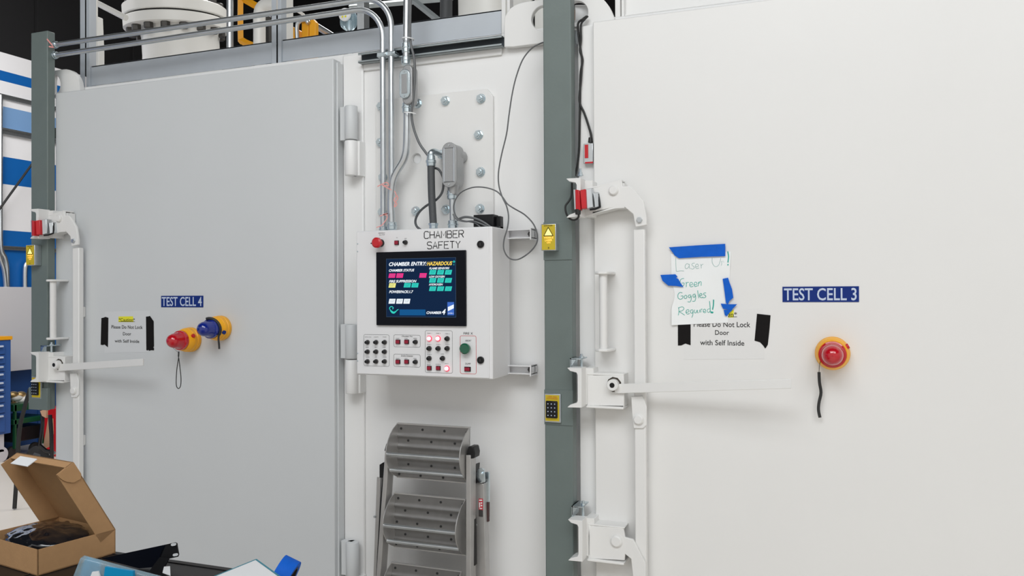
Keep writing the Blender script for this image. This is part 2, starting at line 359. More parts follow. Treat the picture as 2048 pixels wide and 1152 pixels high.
# middle latch with lever
m = M(); m.plate([(1174, 751), (1246, 751), (1248, 762), (1248, 812), (1174, 811)], YL, YL+.01)
arm2 = hw('latch_plate', m)
x0_, x1_, z0_, z1_ = rpx(1174, 750, 1248, 812, YL)
m = M(); m.box(x0_, x1_, YL-.012, 0, z0_-.008, z0_); m.box(x0_, x1_, YL, 0, z1_-.002, z1_+.006); m.box(x1_-.004, x1_, YL, 0, z0_, z1_); O('flange', m, WHITE, arm2, bev=.002)
pc = P(1228, 769, YL)
m = M(); m.lathe(pc, (0, -1, 0), [(0, .027), (.0012, .026)], 9); O('grease_stain', m, GREASE, arm2)
m = M(); m.lathe(pc, (0, -1, 0), [(0, .020), (.026, .020), (.028, .018), (.028, .009), (.02, .009)], 28); O('roller', m, WHITE, arm2)
m = M(); m.lathe(pc+V((0, -.0, 0)), (0, -1, 0), [(0, .009), (.0285, .009)], 16); O('roller_pin', m, BLACK, arm2)
m = M(); a, b = P(1249, 769, -.07), P(1583, 758, -.15); c, d = P(1583, 777, -.15), P(1246, 790, -.07)
tl, trr = P(1583, 757, -.075), P(1262, 768, -.07)
m.prism([V((pc.x+.004, -.07, a.z-.0)), V((b.x, -.15, b.z)), V((c.x, -.15, c.z)), V((pc.x+.004, -.07, d.z+.004))], (0, .008, 0))
lev = hw('lever', m, bev=.0015)
m = M(); m.plate([(1262, 793), (1285, 792), (1293, 812), (1293, 850), (1286, 857), (1267, 857), (1264, 830)], YL+.008, YL+.014)
crank = hw('crank', m); bolt_part((1277, 839), YL+.008, .0165, crank)
# bottom latch
m = M(); pts = [(1180, 1056), (1184, 1052), (1240, 1056), (1247, 1058), (1250, 1075), (1266, 1079), (1291, 1126), (1291, 1175), (1268, 1175), (1262, 1118), (1250, 1108), (1249, 1121), (1180, 1117), (1176, 1110), (1176, 1062)]
m.plate(pts, YL, YL+.012); arm3 = hw('latch_arm', m)
x0_, x1_, z0_, z1_ = rpx(1176, 1053, 1249, 1121, YL)
m = M(); m.box(x0_, x1_, YL-.012, 0, z0_-.006, z0_+.002); m.box(x0_, x1_, YL, 0, z1_-.002, z1_+.004); m.box(x0_, x0_+.008, YL, 0, z0_, z1_); O('flange', m, WHITE, arm3, bev=.002)
bolt_part((1233, 1082), YL, .0195, arm3)
# pull handle
hz1, hz0 = P(1207, 546, -.06).z, P(1207, 700, -.06).z; hxx = P(1207, 620, -.06).x
m = M(); m.cyl((hxx, -.062, hz0), (hxx, -.062, hz1), .0145, n=24); hdl = hw('pull_handle', m)
for zz_ in (hz0, hz1):
    m = M(); m.prism([V((hxx-.026+.012*0, 0, zz_-.005)), V((hxx+.03, 0, zz_-.005)), V((hxx+.03, -.065, zz_-.005)), V((hxx+.018, -.085, zz_-.005)), V((hxx-.01, -.09, zz_-.005)), V((hxx-.026, -.078, zz_-.005))], (0, 0, .01))
    O('handle_bracket', m, WHITE, hdl, bev=.003)
for o in HW:
    def cp(o, par, top):
        c = o.copy(); SC.collection.objects.link(c); c.parent = par
        if top: c.location = wpos(o)+V((DX, 0, 0))-wpos(par)
        for ch in [x for x in SC.collection.objects if x.parent == o]: cp(ch, c, False)
    cp(o, door4, True)

# keeper brackets (short channel pieces on the chambers)
def keeper(yt, yb, xflip, par, dx, slant=0):
    z1, z0 = P(1150, yt, -.115).z, P(1150, yb, -.115).z
    xl, xw0, xw1 = P(1135, 770, -.115).x+dx, P(1155, 770, -.115).x+dx, P(1163, 770, -.115).x+dx
    t = .007
    prof = [(xl, z1-.002), (xl+.01, z1-t-.004), (xw0-.004, z1-.016), (xw0, z1-.024), (xw0, z0+.024), (xw0-.004, z0+.016), (xl+.01, z0+t+.002), (xl, z0+.001), (xl, z0-.001), (xw1, z0), (xw1, z1), (xl, z1)]
    m = M(); m.prism([V((x, -.115, z)) for x, z in prof], (0, .063, 0)); m.box(xw1-.006, xw1+.028, -.06, YB, z0+.004, z1-.004)
    return O('keeper_bracket', m, WHITE, par, bev=.0015)
kb = []
for (yt, yb) in ((356, 434), (736, 815), (1040, 1122)):
    keeper(yt, yb, 0, ch3, 0); keeper(yt, yb, 0, ch4, -2.615)

# ---- posts
post3 = T('steel_post', (-.925, -.03, 0), 'thick grey-green steel pillar running full height between the two test cells', 'post')
xa, xb = P(1087, 300, -.05).x, P(1143, 300, -.05).x
m = M(); m.box(xa, xb, -.05, .0, 0, 3.2); O('tube', m, POST, post3, bev=.004)
for y0_, y1_ in ((850, 780), (520, 444)): m = M(); m.box(xa-.001, xb+.001, -.053, -.049, P(1115, y0_, -.05).z, P(1115, y1_, -.05).z); O('cover_plate', m, POST, post3, bev=.001)
post4 = T('steel_post', (-3.508, -.03, 1.06), 'grey-green steel pillar at left whose top and lower end both show', 'post')
xa4, xb4 = P(62, 400, -.05).x, P(95, 400, -.05).x; zb4 = P(80, 819, -.05).z; zt4 = P(80, 63, -.05).z
m = M(); m.box(xa4, xb4, -.05, -.008, zb4, zt4); O('tube', m, POST, post4, bev=.004)
for q in (zt4-.5, 1.95, 1.3): m = M(); m.box(xb4-.03, xb4+.05, .062, .07, q, q+.05); m.box(xb4-.03, xb4-.02, -.012, .065, q, q+.05); O('mounting_tab', m, POST, post4)
m = M(); m.box(xa4-.002, xb4+.012, -.062, -.045, zb4, P(80, 775, -.05).z); O('cover_plate', m, POST, post4, bev=.002)

# ---- laser sign & keypad
def zl(x, y): return (1080+x/3.838, 260+y/3.838)
def laser(dx, dz, label, num, grp=None):
    Yf = -.087; x0, x1, z0, z1 = rpx(*zl(8, 720), *zl(122, 926), Yf)
    x0 += dx; x1 += dx; z0 += dz; z1 += dz; W = x1-x0; H = z1-z0
    t = T('laser_sign', ((x0+x1)/2, -.05, z0), label, 'sign')
    m = M(); m.box(x0, x1, Yf, -.05, z0, z1); O('housing', m, GALV, t, bev=.002)
    m = M(); m.box(x0+W*.06, x1-W*.05, Yf-.002, Yf, z0+H*.03, z1-H*.03); O('face_plate', m, LASY, t)
    m = M(); q = lambda u, v: (x0+W*u, z1-H*v)
    def tx(s, u0, v0, u1, v1, mm): textm(mm, s, q(u0, 0)[0], q(0, v0)[1], q(u1, 0)[0], q(0, v1)[1], Yf-.002, bold=.01)
    tx('DANGER', .22, .045, .8, .095, m); tx(num, .46, .87, .56, .93, m)
    a, b, c = q(.5, .13), q(.2, .45), q(.82, .45)
    for s, e in ((a, b), (b, c), (c, a)): m.ribbon([V((s[0], Yf-.002, s[1])), V((e[0], Yf-.002, e[1]))], .0022, d=(0, -.0006, 0))
    O('printed_text', m, INK, t)
    m = M(); a, b, c = q(.5, .18), q(.26, .43), q(.76, .43); m.prism([V((p[0], Yf-.0022, p[1])) for p in (a, b, c)], (0, -.0004, 0)); O('lit_triangle', m, LASL, t)
    m = M(); tx('VISIBLE', .2, .48, .84, .55, m); tx('LASER', .28, .575, .76, .65, m); tx('ON', .4, .675, .64, .73, m); O('lit_text', m, LAST, t)
laser(0, 0, 'small yellow lit laser warning sign on the thick grey pillar by cell 3', '3')
laser(P(60.5, 510, -.087).x-(P(1097, 475, -.087).x), P(60, 510, -.087).z-P(1097, 474, -.087).z, 'small yellow lit laser warning sign on the left pillar beside cell 4', '4')
def zk(x, y): return (1080+x/3.2, 520+y/3.2)
def keypad(dx, dz, label):
    Yf = -.066; x0, x1, z0, z1 = rpx(*zk(28, 858), *zk(130, 1040), Yf); x0 += dx; x1 += dx; z0 += dz; z1 += dz; W = x1-x0; H = z1-z0
    t = T('keypad', ((x0+x1)/2, -.05, z0), label, 'keypad'); q = lambda u, v: (x0+W*u, z1-H*v)
    m = M(); m.box(x0, x1, Yf+.003, -.053, z0, z1); O('backing_plate', m, GALV, t, bev=.001)
    m = M(); m.box(x0+W*.06, x1-W*.08, Yf+.001, Yf+.003, z0+H*.05, z1-H*.04); O('yellow_face', m, LASY, t)
    m = M(); textm(m, 'LASER AREA', *q(.2, .08), *q(.8, .12), Yf+.001); textm(m, 'AUTHORIZED', *q(.14, .14), *q(.84, .18), Yf+.001); O('printed_text', m, RED, t)
    m = M(); a = q(.12, .24); b = q(.84, .84); m.box(a[0], b[0], Yf-.008, Yf+.001, a[1], b[1]); k = O('key_block', m, BLACK, t, bev=.003)
    for i in range(3):
        for j in range(4):
            c = q(.27+.21*i, .34+.135*j); m = M(); m.lathe((c[0], Yf-.008, c[1]), (0, -1, 0), [(0, .0022), (.0012, .0018)], 10); O('key', m, SIGNT, k)
keypad(0, 0, 'black access keypad on a yellow plate, low on the thick grey pillar')
keypad(P(71, 775, -.066).x-P(1104, 816, -.066).x, P(71, 775, -.066).z-P(1104, 816, -.066).z, 'access keypad low on the left pillar, half hidden by the white bracket')
# ================================================================ SIGNS AND PAPERS
def cellsign(px, text, num):
    x0, x1, z0, z1 = rpx(*px, -.001); t = T('door_sign', ((x0+x1)/2, 0, z0), text, 'sign')
    m = M(); m.box(x0, x1, -.002, 0, z0, z1); O('plate', m, SIGNB, t)
    W = x1-x0; H = z1-z0; m = M(); textm(m, 'TEST CELL '+num, x0+W*.02, z1-H*.1, x1-W*.03, z0+H*.1, -.002, bold=.012); O('lettering', m, SIGNT, t)
cellsign((1565, 573, 1718, 604), 'blue sign reading TEST CELL 3 on the right door', '3')
cellsign((322.5, 591.5, 406.5, 614.5), 'blue sign reading TEST CELL 4 on the left door', '4')
def pxs(pts, ox, oy, s): return [(ox+x/s, oy+y/s) for x, y in pts]
def flat(name, pts, Y, th, mt, par=None, **k):
    m = M(); m.prism([P(x, y, Y) for x, y in pts], (0, -th, 0)); return O(name, m, mt, par, **k)
def caution(ox, oy, s, sheet, tapeL, tapeR, hl, tx, label, nm):
    c = P(ox+sheet[0][0]/s, oy+sheet[0][1]/s); t = T('caution_notice', (c.x, 0, c.z), label, 'notice')
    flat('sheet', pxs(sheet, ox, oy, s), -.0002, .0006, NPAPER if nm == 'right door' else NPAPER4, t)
    flat('highlight', pxs(hl, ox, oy, s), -.0009, .0003, HILITE, t)
    m = M()
    for b, r in tx: 
        (xa, ya), (xb, yb) = pxs([r[:2], r[2:]], ox, oy, s); tpx(m, b, xa, ya, xb, yb, -.0012, bold=.006, th=.0004)
    r = tx[0][1]; a = pxs([(r[0], r[3]+3), (r[2], r[3]+3)], ox, oy, s); m.ribbon([P(*a[0], -.0012), P(*a[1], -.0012)], .0016, d=(0, -.0004, 0))
    O('printed_text', m, INK, t)
    for q, w_ in ((tapeL, 'left'), (tapeR, 'right')):
        flat('tape_strip', pxs(q, ox, oy, s), -.001, .0008, KTAPE, None, label='torn black tape strip holding the %s edge of the caution notice on the %s' % (w_, nm), cat='tape', group='black tape strips on the caution notices')
caution(180, 580, 5.484, [(165, 238), (660, 225), (665, 680), (160, 690)],
        [(126, 308), (150, 303), (170, 295), (202, 305), (200, 470), (197, 628), (180, 614), (160, 597), (140, 604), (118, 600)],
        [(615, 292), (640, 290), (657, 284), (698, 343), (700, 500), (702, 618), (694, 628), (702, 640), (702, 662), (672, 660), (648, 668), (640, 655), (634, 664), (619, 660)],
        [(313, 291), (472, 288), (478, 352), (313, 352)],
        [('*Caution*', (316, 308, 492, 345)), ('Please Do Not Lock', (236, 388, 577, 425)), ('Door', (362, 463, 452, 498)), ('with Self Inside', (271, 543, 541, 578))],
        'white caution notice with black tape on the left door, Please Do Not Lock', 'left door')
caution(1300, 460, 3.84, [(262, 640), (870, 600), (878, 990), (258, 995)],
        [(214, 640), (312, 640), (312, 885), (290, 878), (272, 872), (240, 886), (215, 887)],
        [(822, 643), (926, 655), (918, 760), (905, 880), (893, 900), (885, 910), (868, 886), (845, 862), (803, 850)],
        [(438, 618), (643, 613), (643, 672), (438, 676)],
        [('*Caution*', (442, 630, 668, 664)), ('Please Do Not Lock', (336, 705, 770, 745)), ('Door', (500, 770, 607, 806)), ('with Self Inside', (385, 846, 724, 886))],
        'white caution notice on the right door, its top half covered by a handwritten note', 'right door')
# handwritten note
nt_ = T('handwritten_note', (P(1392, 640).x, 0, P(1392, 640).z), 'crinkled handwritten note in green marker about laser goggles, taped to the right door', 'note')
s = 3.84; A, B, Cc, D = [(1300+x/s, 460+y/s) for x, y in ((162, 185), (622, 165), (598, 712), (170, 730))]
def liftuv(u_, v_): return .002+.0035*max(0, noise.noise(V((u_*4, v_*3, 1))))+.008*(max(0, 1-u_/.3)*max(0, (v_-.65)/.35))+.0022*max(0, math.sin((u_*1.2+v_*2.2)*5))*(.3+.7*u_)
m = M(); n = 22; vs = []
for j in range(n+1):
    for i in range(n+1):
        u_, v_ = i/n, j/n
        x = (A[0]*(1-u_)+B[0]*u_)*(1-v_)+(D[0]*(1-u_)+Cc[0]*u_)*v_; y = (A[1]*(1-u_)+B[1]*u_)*(1-v_)+(D[1]*(1-u_)+Cc[1]*u_)*v_
        if .4 < v_ < .75 and u_ < .15: x += 6*math.sin((v_-.4)/.35*math.pi)*(1-u_/.15)
        lift = liftuv(u_, v_)
        p = P(x, y, 0); vs.append(V((p.x, -lift, p.z)))
vs += [p+V((0, .0006, 0)) for p in vs]; k = (n+1)**2
fs = []
for j in range(n):
    for i in range(n):
        a = j*(n+1)+i; fs += [(a, a+1, a+n+2, a+n+1), (k+a, k+a+n+1, k+a+n+2, k+a+1)]
for i in range(n):
    for a, b in ((i, i+1), (n*(n+1)+i, n*(n+1)+i+1), (i*(n+1), (i+1)*(n+1)), (i*(n+1)+n, (i+1)*(n+1)+n)): fs.append((a, b, k+b, k+a))
m.add(vs, fs); O('sheet', m, NOTE, nt_)
def hand(strokes, w_, mt, nm):
    m = M()
    for st in strokes: m.tube([P(1300+x/s, 460+y/s, 0)+V((0, -liftuv(min(1, max(0, (x-165)/450)), min(1, max(0, (y-185)/540)))-.0002, 0)) for x, y in st], w_*.38, 6, smooth=4 if len(st) > 2 else 0)
    return O(nm, m, mt, nt_, ang=60)
hand([[(199, 212), (200, 265), (203, 318)], [(203, 318), (235, 314), (262, 315)],
      [(300, 266), (285, 258), (272, 272), (272, 292), (286, 296), (300, 280), (303, 262), (302, 285), (310, 297)],
      [(345, 255), (330, 256), (322, 268), (334, 278), (342, 288), (330, 300), (315, 296)],
      [(350, 284), (372, 278), (368, 263), (355, 264), (350, 280), (358, 296), (378, 292)],
      [(390, 262), (394, 278), (395, 294)], [(394, 274), (402, 265), (410, 264)],
      [(478, 215), (478, 245), (490, 272), (508, 282), (528, 270), (540, 240), (544, 216)],
      [(550, 238), (552, 256), (549, 274)], [(552, 248), (562, 236), (568, 250)]], .0022, MARKG, 'faded_lettering')
hand([[(262, 372), (240, 378), (232, 400), (240, 425), (258, 428), (264, 408), (245, 408)],
      [(278, 400), (281, 420), (280, 438)], [(280, 412), (290, 402), (300, 403)],
      [(305, 424), (328, 418), (325, 404), (312, 404), (306, 420), (314, 436), (334, 432)],
      [(336, 422), (362, 416), (358, 402), (346, 402), (340, 418), (348, 434), (366, 428)],
      [(372, 432), (374, 412), (376, 398), (374, 415), (384, 398), (394, 400), (394, 428)],
      [(250, 482), (230, 480), (216, 498), (218, 522), (236, 532), (252, 522), (254, 506), (238, 508)],
      [(275, 500), (264, 512), (268, 526), (280, 524), (286, 510), (276, 500)],
      [(315, 498), (300, 500), (296, 514), (308, 520), (316, 504), (318, 530), (308, 552), (290, 550)],
      [(350, 492), (334, 496), (332, 512), (344, 516), (350, 498), (352, 524), (344, 546), (326, 546)],
      [(368, 464), (372, 500), (376, 522)], [(380, 506), (400, 500), (396, 488), (384, 492), (382, 510), (396, 520), (408, 514)],
      [(432, 482), (418, 484), (412, 494), (426, 502), (430, 512), (418, 520), (406, 518)],
      [(222, 598), (224, 625), (220, 655)], [(218, 598), (250, 590), (262, 604), (248, 620), (226, 626), (248, 640), (268, 654)],
      [(276, 634), (300, 626), (296, 612), (282, 616), (278, 634), (290, 646), (304, 640)],
      [(330, 612), (314, 616), (314, 636), (328, 636), (332, 616), (330, 650), (322, 672)],
      [(344, 612), (342, 632), (354, 636), (364, 614), (366, 634), (374, 634)], [(382, 612), (384, 634)], [(392, 632), (392, 610), (404, 608)],
      [(408, 628), (428, 622), (424, 608), (412, 612), (410, 626), (420, 636), (432, 630)],
      [(462, 606), (446, 608), (440, 624), (452, 634), (462, 622), (464, 600), (458, 545), (466, 634)]], .0026, MARK, 'marker_lettering')
hand([[(598, 165), (604, 205), (600, 250)], [(601, 262), (599, 272)], [(489, 535), (488, 575), (482, 612)], [(470, 628), (488, 632)], [(468, 634), (486, 636)]], .0055, MARK, 'exclamation_marks')
for q, lb in (([(145, 133), (360, 118), (578, 106), (579, 150), (578, 201), (400, 206), (222, 217), (190, 195), (172, 170)], 'long strip of blue masking tape across the top of the handwritten note'),
              ([(80, 345), (195, 340), (212, 358), (200, 368), (218, 376), (232, 402), (257, 438), (200, 430), (140, 427), (96, 390)], 'ragged blue masking tape piece on the left edge of the note'),
              ([(558, 375), (600, 366), (612, 405), (630, 455), (640, 520), (610, 545), (598, 572), (583, 560), (568, 440)], 'vertical blue masking tape piece on the right edge of the note'),
              ([(543, 565), (605, 570), (670, 570), (640, 600), (625, 617), (560, 604)], 'short blue masking tape piece just above the black asterisk on the right'),
              ([(566, 613), (635, 612), (610, 636), (590, 662), (575, 655)], 'smallest pointed blue tape piece at the lower right corner of the note')):
    flat('masking_tape', pxs(q, 1300, 460, s), -.0078 if 'smallest' not in lb else -.0068, .0009, BTAPE, None, label=lb, cat='tape', group='blue masking tape pieces on the note')
# ================================================================ BEACONS
def beacon(px, dome, label, red=True, btn=(1, .5)):
    c = P(*px, 0); t = T('warning_beacon', (c.x, 0, c.z), label, 'beacon'); a = (0, -1, 0); o = (c.x, 0, c.z); r = .054
    m = M(); m.lathe(o, a, [(0, r-.002), (.003, r), (.020, r), (.022, r-.002), (.024, r-.001), (.040, r-.002), (.041, r-.004), (.043, r-.003), (.060, r-.008), (.063, r-.010)], 48); O('base', m, YEL, t)
    m = M(); m.lathe(o, a, [(.062, .041), (.066, .043), (.078, .042), (.080, .038), (.084, .036), (.095, .033), (.110, .0315), (.124, .027), (.134, .018), (.138, .008), (.139, .001)], 40, cap=False); O('dome', m, dome, t)
    m = M(); m.lathe(o, a, [(.063, .022), (.10, .020), (.115, .012), (.125, .002)], 20); O('lamp_core', m, REDB if red else mat('blue_core', (.01, .02, .2), .4), t)
    n = V((btn[0], 0, btn[1])).normalized(); p = V((c.x, -.045, c.z))+n*(r-.006)
    m = M(); m.cyl(p, p+n*.008, .0085, n=20); O('switch', m, RED if red else SIGNB, t); return t, c
b3, c3 = beacon((1665, 706), REDD, 'red warning beacon on yellow base beside the TEST CELL 3 sign, strap hanging straight down', btn=(.8, .45))
m = M(); e = P(1641, 722, -.06); f_ = P(1638, 744, -.03)
m.tube([V((c3.x-.036, -.064, c3.z-.022)), P(1639, 730, -.055), f_], .0009, 6, smooth=3); O('strap_cord', m, BLACK, b3)
m = M(); m.ribbon([P(1638, 744, -.03), P(1639, 765, -.025), P(1642, 785, -.02), P(1638, 805, -.02), P(1637, 820, -.02), P(1640, 835, -.02)], .0095, d=(0, -.003, 0), smooth=4); O('wrist_strap', m, RUBBER, b3)
b4, c4 = beacon((384, 679), REDD, 'red warning beacon on yellow base on the left door, strap hanging in a long loop', btn=(.75, .3))
m = M(); Yd = -.11; m.tube([V((c4.x-.0, -.112, c4.z-.031)), P(357.5, 706, Yd)], .0008, 6); O('strap_cord', m, GREYC, b4)
m = M(); m.tube([P(357.5, 704, Yd), P(357, 716, Yd), P(354, 736, Yd), P(352.5, 757, Yd), P(353, 772, Yd), P(357, 777, Yd), P(361, 772, Yd), P(362, 757, Yd), P(360, 736, Yd), P(357.6, 716, Yd)], .0018, 8, smooth=5)
m.tube([P(357.5, 703, Yd), P(357, 713, Yd)], .003, 8); O('wrist_strap', m, RUBBER, b4)
b5, c5 = beacon((444, 656), BLUED, 'blue warning beacon on yellow base on the left door, black strap wound around it', False, btn=(.9, -.3))
m = M()
arcp = [V((c5.x+.044*math.sin(t), -.072-.012*math.cos(t+1.0), c5.z+.044*math.cos(t))) for t in [x*.25-.3 for x in range(0, 11)]]
m.tube(arcp, .0065, 8); m.tube([arcp[-2], arcp[-1], P(437, 678, -.08), P(438, 688, -.08), P(438.5, 698, -.08)], .0042, 8, smooth=3); O('wrist_strap', m, RUBBER, b5)
# ================================================================ CONTROL CABINET
YC = -.15
cab = T('control_cabinet', (-1.43, -.06, 1.29), 'white wall-mounted CHAMBER SAFETY control cabinet with touchscreen, buttons and lamps', 'control panel')
cx0, cx1, cz0, cz1 = -1.7065, P(985, 600, YC).x, P(850, 754, YC).z, P(850, 457.5, YC).z
yb_ = YC+.172
m = M(); m.box(cx0, cx1, YC, yb_, cz0, cz1); O('enclosure', m, CABW, cab, bev=.004, seg=3)
m = M(); m.box(cx0+.004, cx1-.012, YC-.004, YC, cz0+.004, cz1-.004); O('door', m, CABW, cab, bev=.0015)
YF = YC-.004
def z8(x, y): return (690+x/3.388, 440+y/3.388)
def f8(x, y, Y=None): return P(*z8(x, y), YF if Y is None else Y)
def r8(a, b, c, d, Y=None): return rpx(*z8(a, b), *z8(c, d), YF if Y is None else Y)
def t8(m, s, a, b, c, d, Y=None, **k): (xa, ya), (xb, yb) = z8(a, b), z8(c, d); tpx(m, s, xa, ya, xb, yb, YF if Y is None else Y, **k)
# stroke title
G = {'C': [[(1, .85), (.8, 1), (.2, 1), (0, .8), (0, .2), (.2, 0), (.8, 0), (1, .15)]], 'H': [[(0, 0), (0, 1)], [(1, 0), (1, 1)], [(0, .5), (1, .5)]],
     'A': [[(0, 0), (.5, 1), (1, 0)], [(.2, .36), (.8, .36)]], 'M': [[(0, 0), (0, 1), (.5, .35), (1, 1), (1, 0)]],
     'B': [[(0, 0), (0, 1), (.75, 1), (.95, .85), (.95, .65), (.75, .52), (0, .52)], [(.75, .52), (1, .38), (1, .15), (.8, 0), (0, 0)]],
     'E': [[(1, 1), (0, 1), (0, 0), (1, 0)], [(0, .52), (.8, .52)]], 'R': [[(0, 0), (0, 1), (.8, 1), (1, .85), (1, .65), (.8, .5), (0, .5)], [(.55, .5), (1, 0)]],
     'S': [[(1, .85), (.8, 1), (.2, 1), (0, .85), (0, .65), (.2, .52), (.8, .48), (1, .35), (1, .15), (.8, 0), (.2, 0), (0, .15)]],
     'F': [[(1, 1), (0, 1), (0, 0)], [(0, .52), (.8, .52)]], 'T': [[(0, 1), (1, 1)], [(.5, 1), (.5, 0)]], 'Y': [[(0, 1), (.5, .5), (1, 1)], [(.5, .5), (.5, 0)]]}
m = M()
for word, a, b, c, d in (('CHAMBER', 537, 74, 803, 122), ('SAFETY', 558, 146, 781, 193)):
    x0, x1, z0, z1 = r8(a, b, c, d); n = len(word); st = (x1-x0)/(n-.22); wd = st*.78
    for i, ch in enumerate(word):
        for sg in G[ch]: m.ribbon([V((x0+st*i+u_*wd, YF, z0+v_*(z1-z0))) for u_, v_ in sg], .0032, d=(0, -.0005, 0))
def frame_line(m, a, b, c, d, w_=.0009, r=.006):
    x0, x1, z0, z1 = r8(a, b, c, d); pts = []
    for cx, cz, s_ in ((x1-r, z1-r, 0), (x0+r, z1-r, 90), (x0+r, z0+r, 180), (x1-r, z0+r, 270)):
        for k in range(4): t_ = math.radians(s_+30*k); pts.append(V((cx+r*math.cos(t_), YF, cz+r*math.sin(t_))))
    pts.append(pts[0]); m.ribbon(pts, w_, d=(0, -.0004, 0))
for q in ((128, 777, 300, 990), (331, 779, 510, 861), (331, 910, 510, 995), (544, 750, 728, 1036)): frame_line(m, *q)
t8(m, 'EMERGENCY', 228, 85, 272, 92); t8(m, 'ALL STOP', 232, 97, 270, 104); t8(m, 'Chamber Fan', 385, 783, 457, 793); t8(m, 'Smoke Detector', 380, 914, 462, 926)
t8(m, 'FIRE X', 804, 761, 867, 776, bold=.004); t8(m, 'ABORT', 815, 812, 857, 823); t8(m, 'DUMP', 816, 968, 852, 980)
small = [('GATE LOCK', 134, 790), ('LIGHTS', 196, 790), ('POWER', 256, 790), ('DOOR', 140, 860), ('VENT', 199, 860), ('PUMP', 256, 860), ('ALARM', 140, 926), ('AIR', 202, 926), ('SPARE', 256, 926),
         ('START', 345, 800), ('STOP', 404, 800), ('SPEED', 464, 800), ('RESET', 345, 936), ('TEST', 404, 936), ('MODE', 464, 936), ('FIRE 1', 558, 765), ('FIRE 2', 618, 765), ('FIRE 3', 680, 768),
         ('ZONE 1', 556, 840), ('ZONE 2', 618, 840), ('ZONE 3', 680, 840), ('ZONE 4', 556, 908), ('HORN', 650, 905), ('RESET', 556, 978), ('SILENCE', 614, 975), ('FAULT', 676, 970), ('ON', 347, 117), ('OFF', 404, 123)]
for w_, x, y in small: t8(m, w_, x, y, x+5*len(w_), y+6, th=.0003)
O('printed_legend', m, INK, cab, smooth=False)
m = M(); frame_line(m, 781, 785, 889, 1042, .0014); O('red_outline', m, RED, cab, label='thin red printed outline')
# touchscreen
x0, x1, z0, z1 = r8(220, 212, 825, 716)
m = M(); m.box(x0, x1, YF-.010, YF, z0, z1); scr = O('touchscreen', m, BEZEL, cab, bev=.002)
YS = YF-.0103
x0, x1, z0, z1 = r8(281, 260, 750, 657, YS)
m = M(); m.box(x0-.0008, x1+.0008, YS, YS+.001, z0-.0008, z1+.0008); O('display_frame', m, SGR, scr, smooth=False)
m = M(); m.box(x0, x1, YS-.0004, YS, z0, z1); O('display', m, SCR, scr, smooth=False)
YT = YS-.0005
def st8(m, s_, a, b, c, d, **k): t8(m, s_, a, b, c, d, YT, shear=.3, bold=.032, th=.0002, **k)
m = M()
for s_, a, b, c, d in (('CHAMBER ENTRY:', 298, 284, 553, 311), ('CHAMBER STATUS', 298, 332, 470, 350), ('FLAME SENSORS', 570, 320, 708, 334), ('LOW OXYGEN', 569, 377, 677, 391), ('HYDROGEN', 569, 430, 664, 444),
                       ('FIRE SUPPRESSION', 298, 406, 485, 424), ('POWERPACK:1.7', 299, 477, 463, 496), ('CHAMBER', 552, 619, 652, 637), ('4', 656, 603, 683, 641)): st8(m, s_, a, b, c, d)
def para(m, a, b, c, d, Y=None, sk=6):
    Y = YT if Y is None else Y; p = [f8(a+sk, b, Y), f8(c, b, Y), f8(c-sk, d, Y), f8(a, d, Y)]; m.prism(p, (0, -.0002, 0))
O('display_text', m, SW, scr, smooth=False)
m = M(); st8(m, 'HAZARDOUS', 555, 281, 728, 308); O('display_warning', m, SY, scr, smooth=False)
def tile(nm, mt, a, b, c, d, sk=6): m = M(); para(m, a, b, c, d, sk=sk); O(nm, m, mt, scr, smooth=False)
for q in ((294, 362, 344, 392), (346, 361, 397, 392), (502, 360, 555, 391)): tile('pink_tile', SP, *q)
tile('yellow_tile', SYL, 295, 428, 346, 458)
for a in (295, 346, 395): tile('white_tile', SW, a, 534, a+48, 567)
m = M()
for a in (397, 449): tile('teal_tile', ST, a, 427, a+51, 457)
for y0_, y1_ in ((338, 370), (393, 425), (450, 481)):
    for a in (569, 622, 675): tile('teal_tile', ST, a, y0_, a+51, y1_, sk=7)
t8(m, '+', 731, 273, 747, 292, YT, bold=.03); t8(m, '.', 735, 300, 741, 306, YT)
wave = [(330, 625), (312, 614), (302, 600), (306, 590), (318, 587), (327, 595), (322, 604)]
m.ribbon([f8(*p, YT) for p in wave], .0032, d=(0, -.0002, 0), smooth=5)
m.prism([f8(*p, YT) for p in ((304, 606), (316, 616), (330, 622), (344, 616), (354, 606), (366, 604), (352, 616), (342, 628), (332, 635), (318, 632), (308, 620))], (0, -.0002, 0))
O('wave_logo', m, ST, scr, smooth=False)
m = M(); x0, x1, z0, z1 = r8(370, 606, 545, 646, YT); m.box(x0, x1, YT-.0002, YT, z0, z1); O('blue_bar', m, SBL, scr, smooth=False)
m = M(); x0, x1, z0, z1 = r8(694, 556, 739, 645, YT); m.box(x0, x1, YT-.0002, YT, z0, z1); O('logo_tile', m, SLB, scr, smooth=False)
m = M(); m.prism([f8(*p, YT-.0003) for p in ((697, 590), (737, 572), (737, 598), (697, 618))], (0, -.0002, 0)); t8(m, 'CHMBR-4', 698, 628, 735, 636, YT-.0003); O('logo_mark', m, SW, scr, smooth=False)
m = M()
for a, y in ((300, 368), (351, 368), (508, 368), (300, 434), (404, 434), (456, 434), (577, 345), (630, 345), (683, 345), (577, 400), (630, 400), (683, 400), (577, 457), (630, 457), (683, 457), (302, 541), (353, 541), (402, 541)):
    t8(m, 'ACTIVE', a+4, y, a+34, y+6, YT-.0003, th=.0002); t8(m, 'ALERT', a+3, y+10, a+30, y+16, YT-.0003, th=.0002)
O('tile_text', m, SDK, scr, smooth=False)
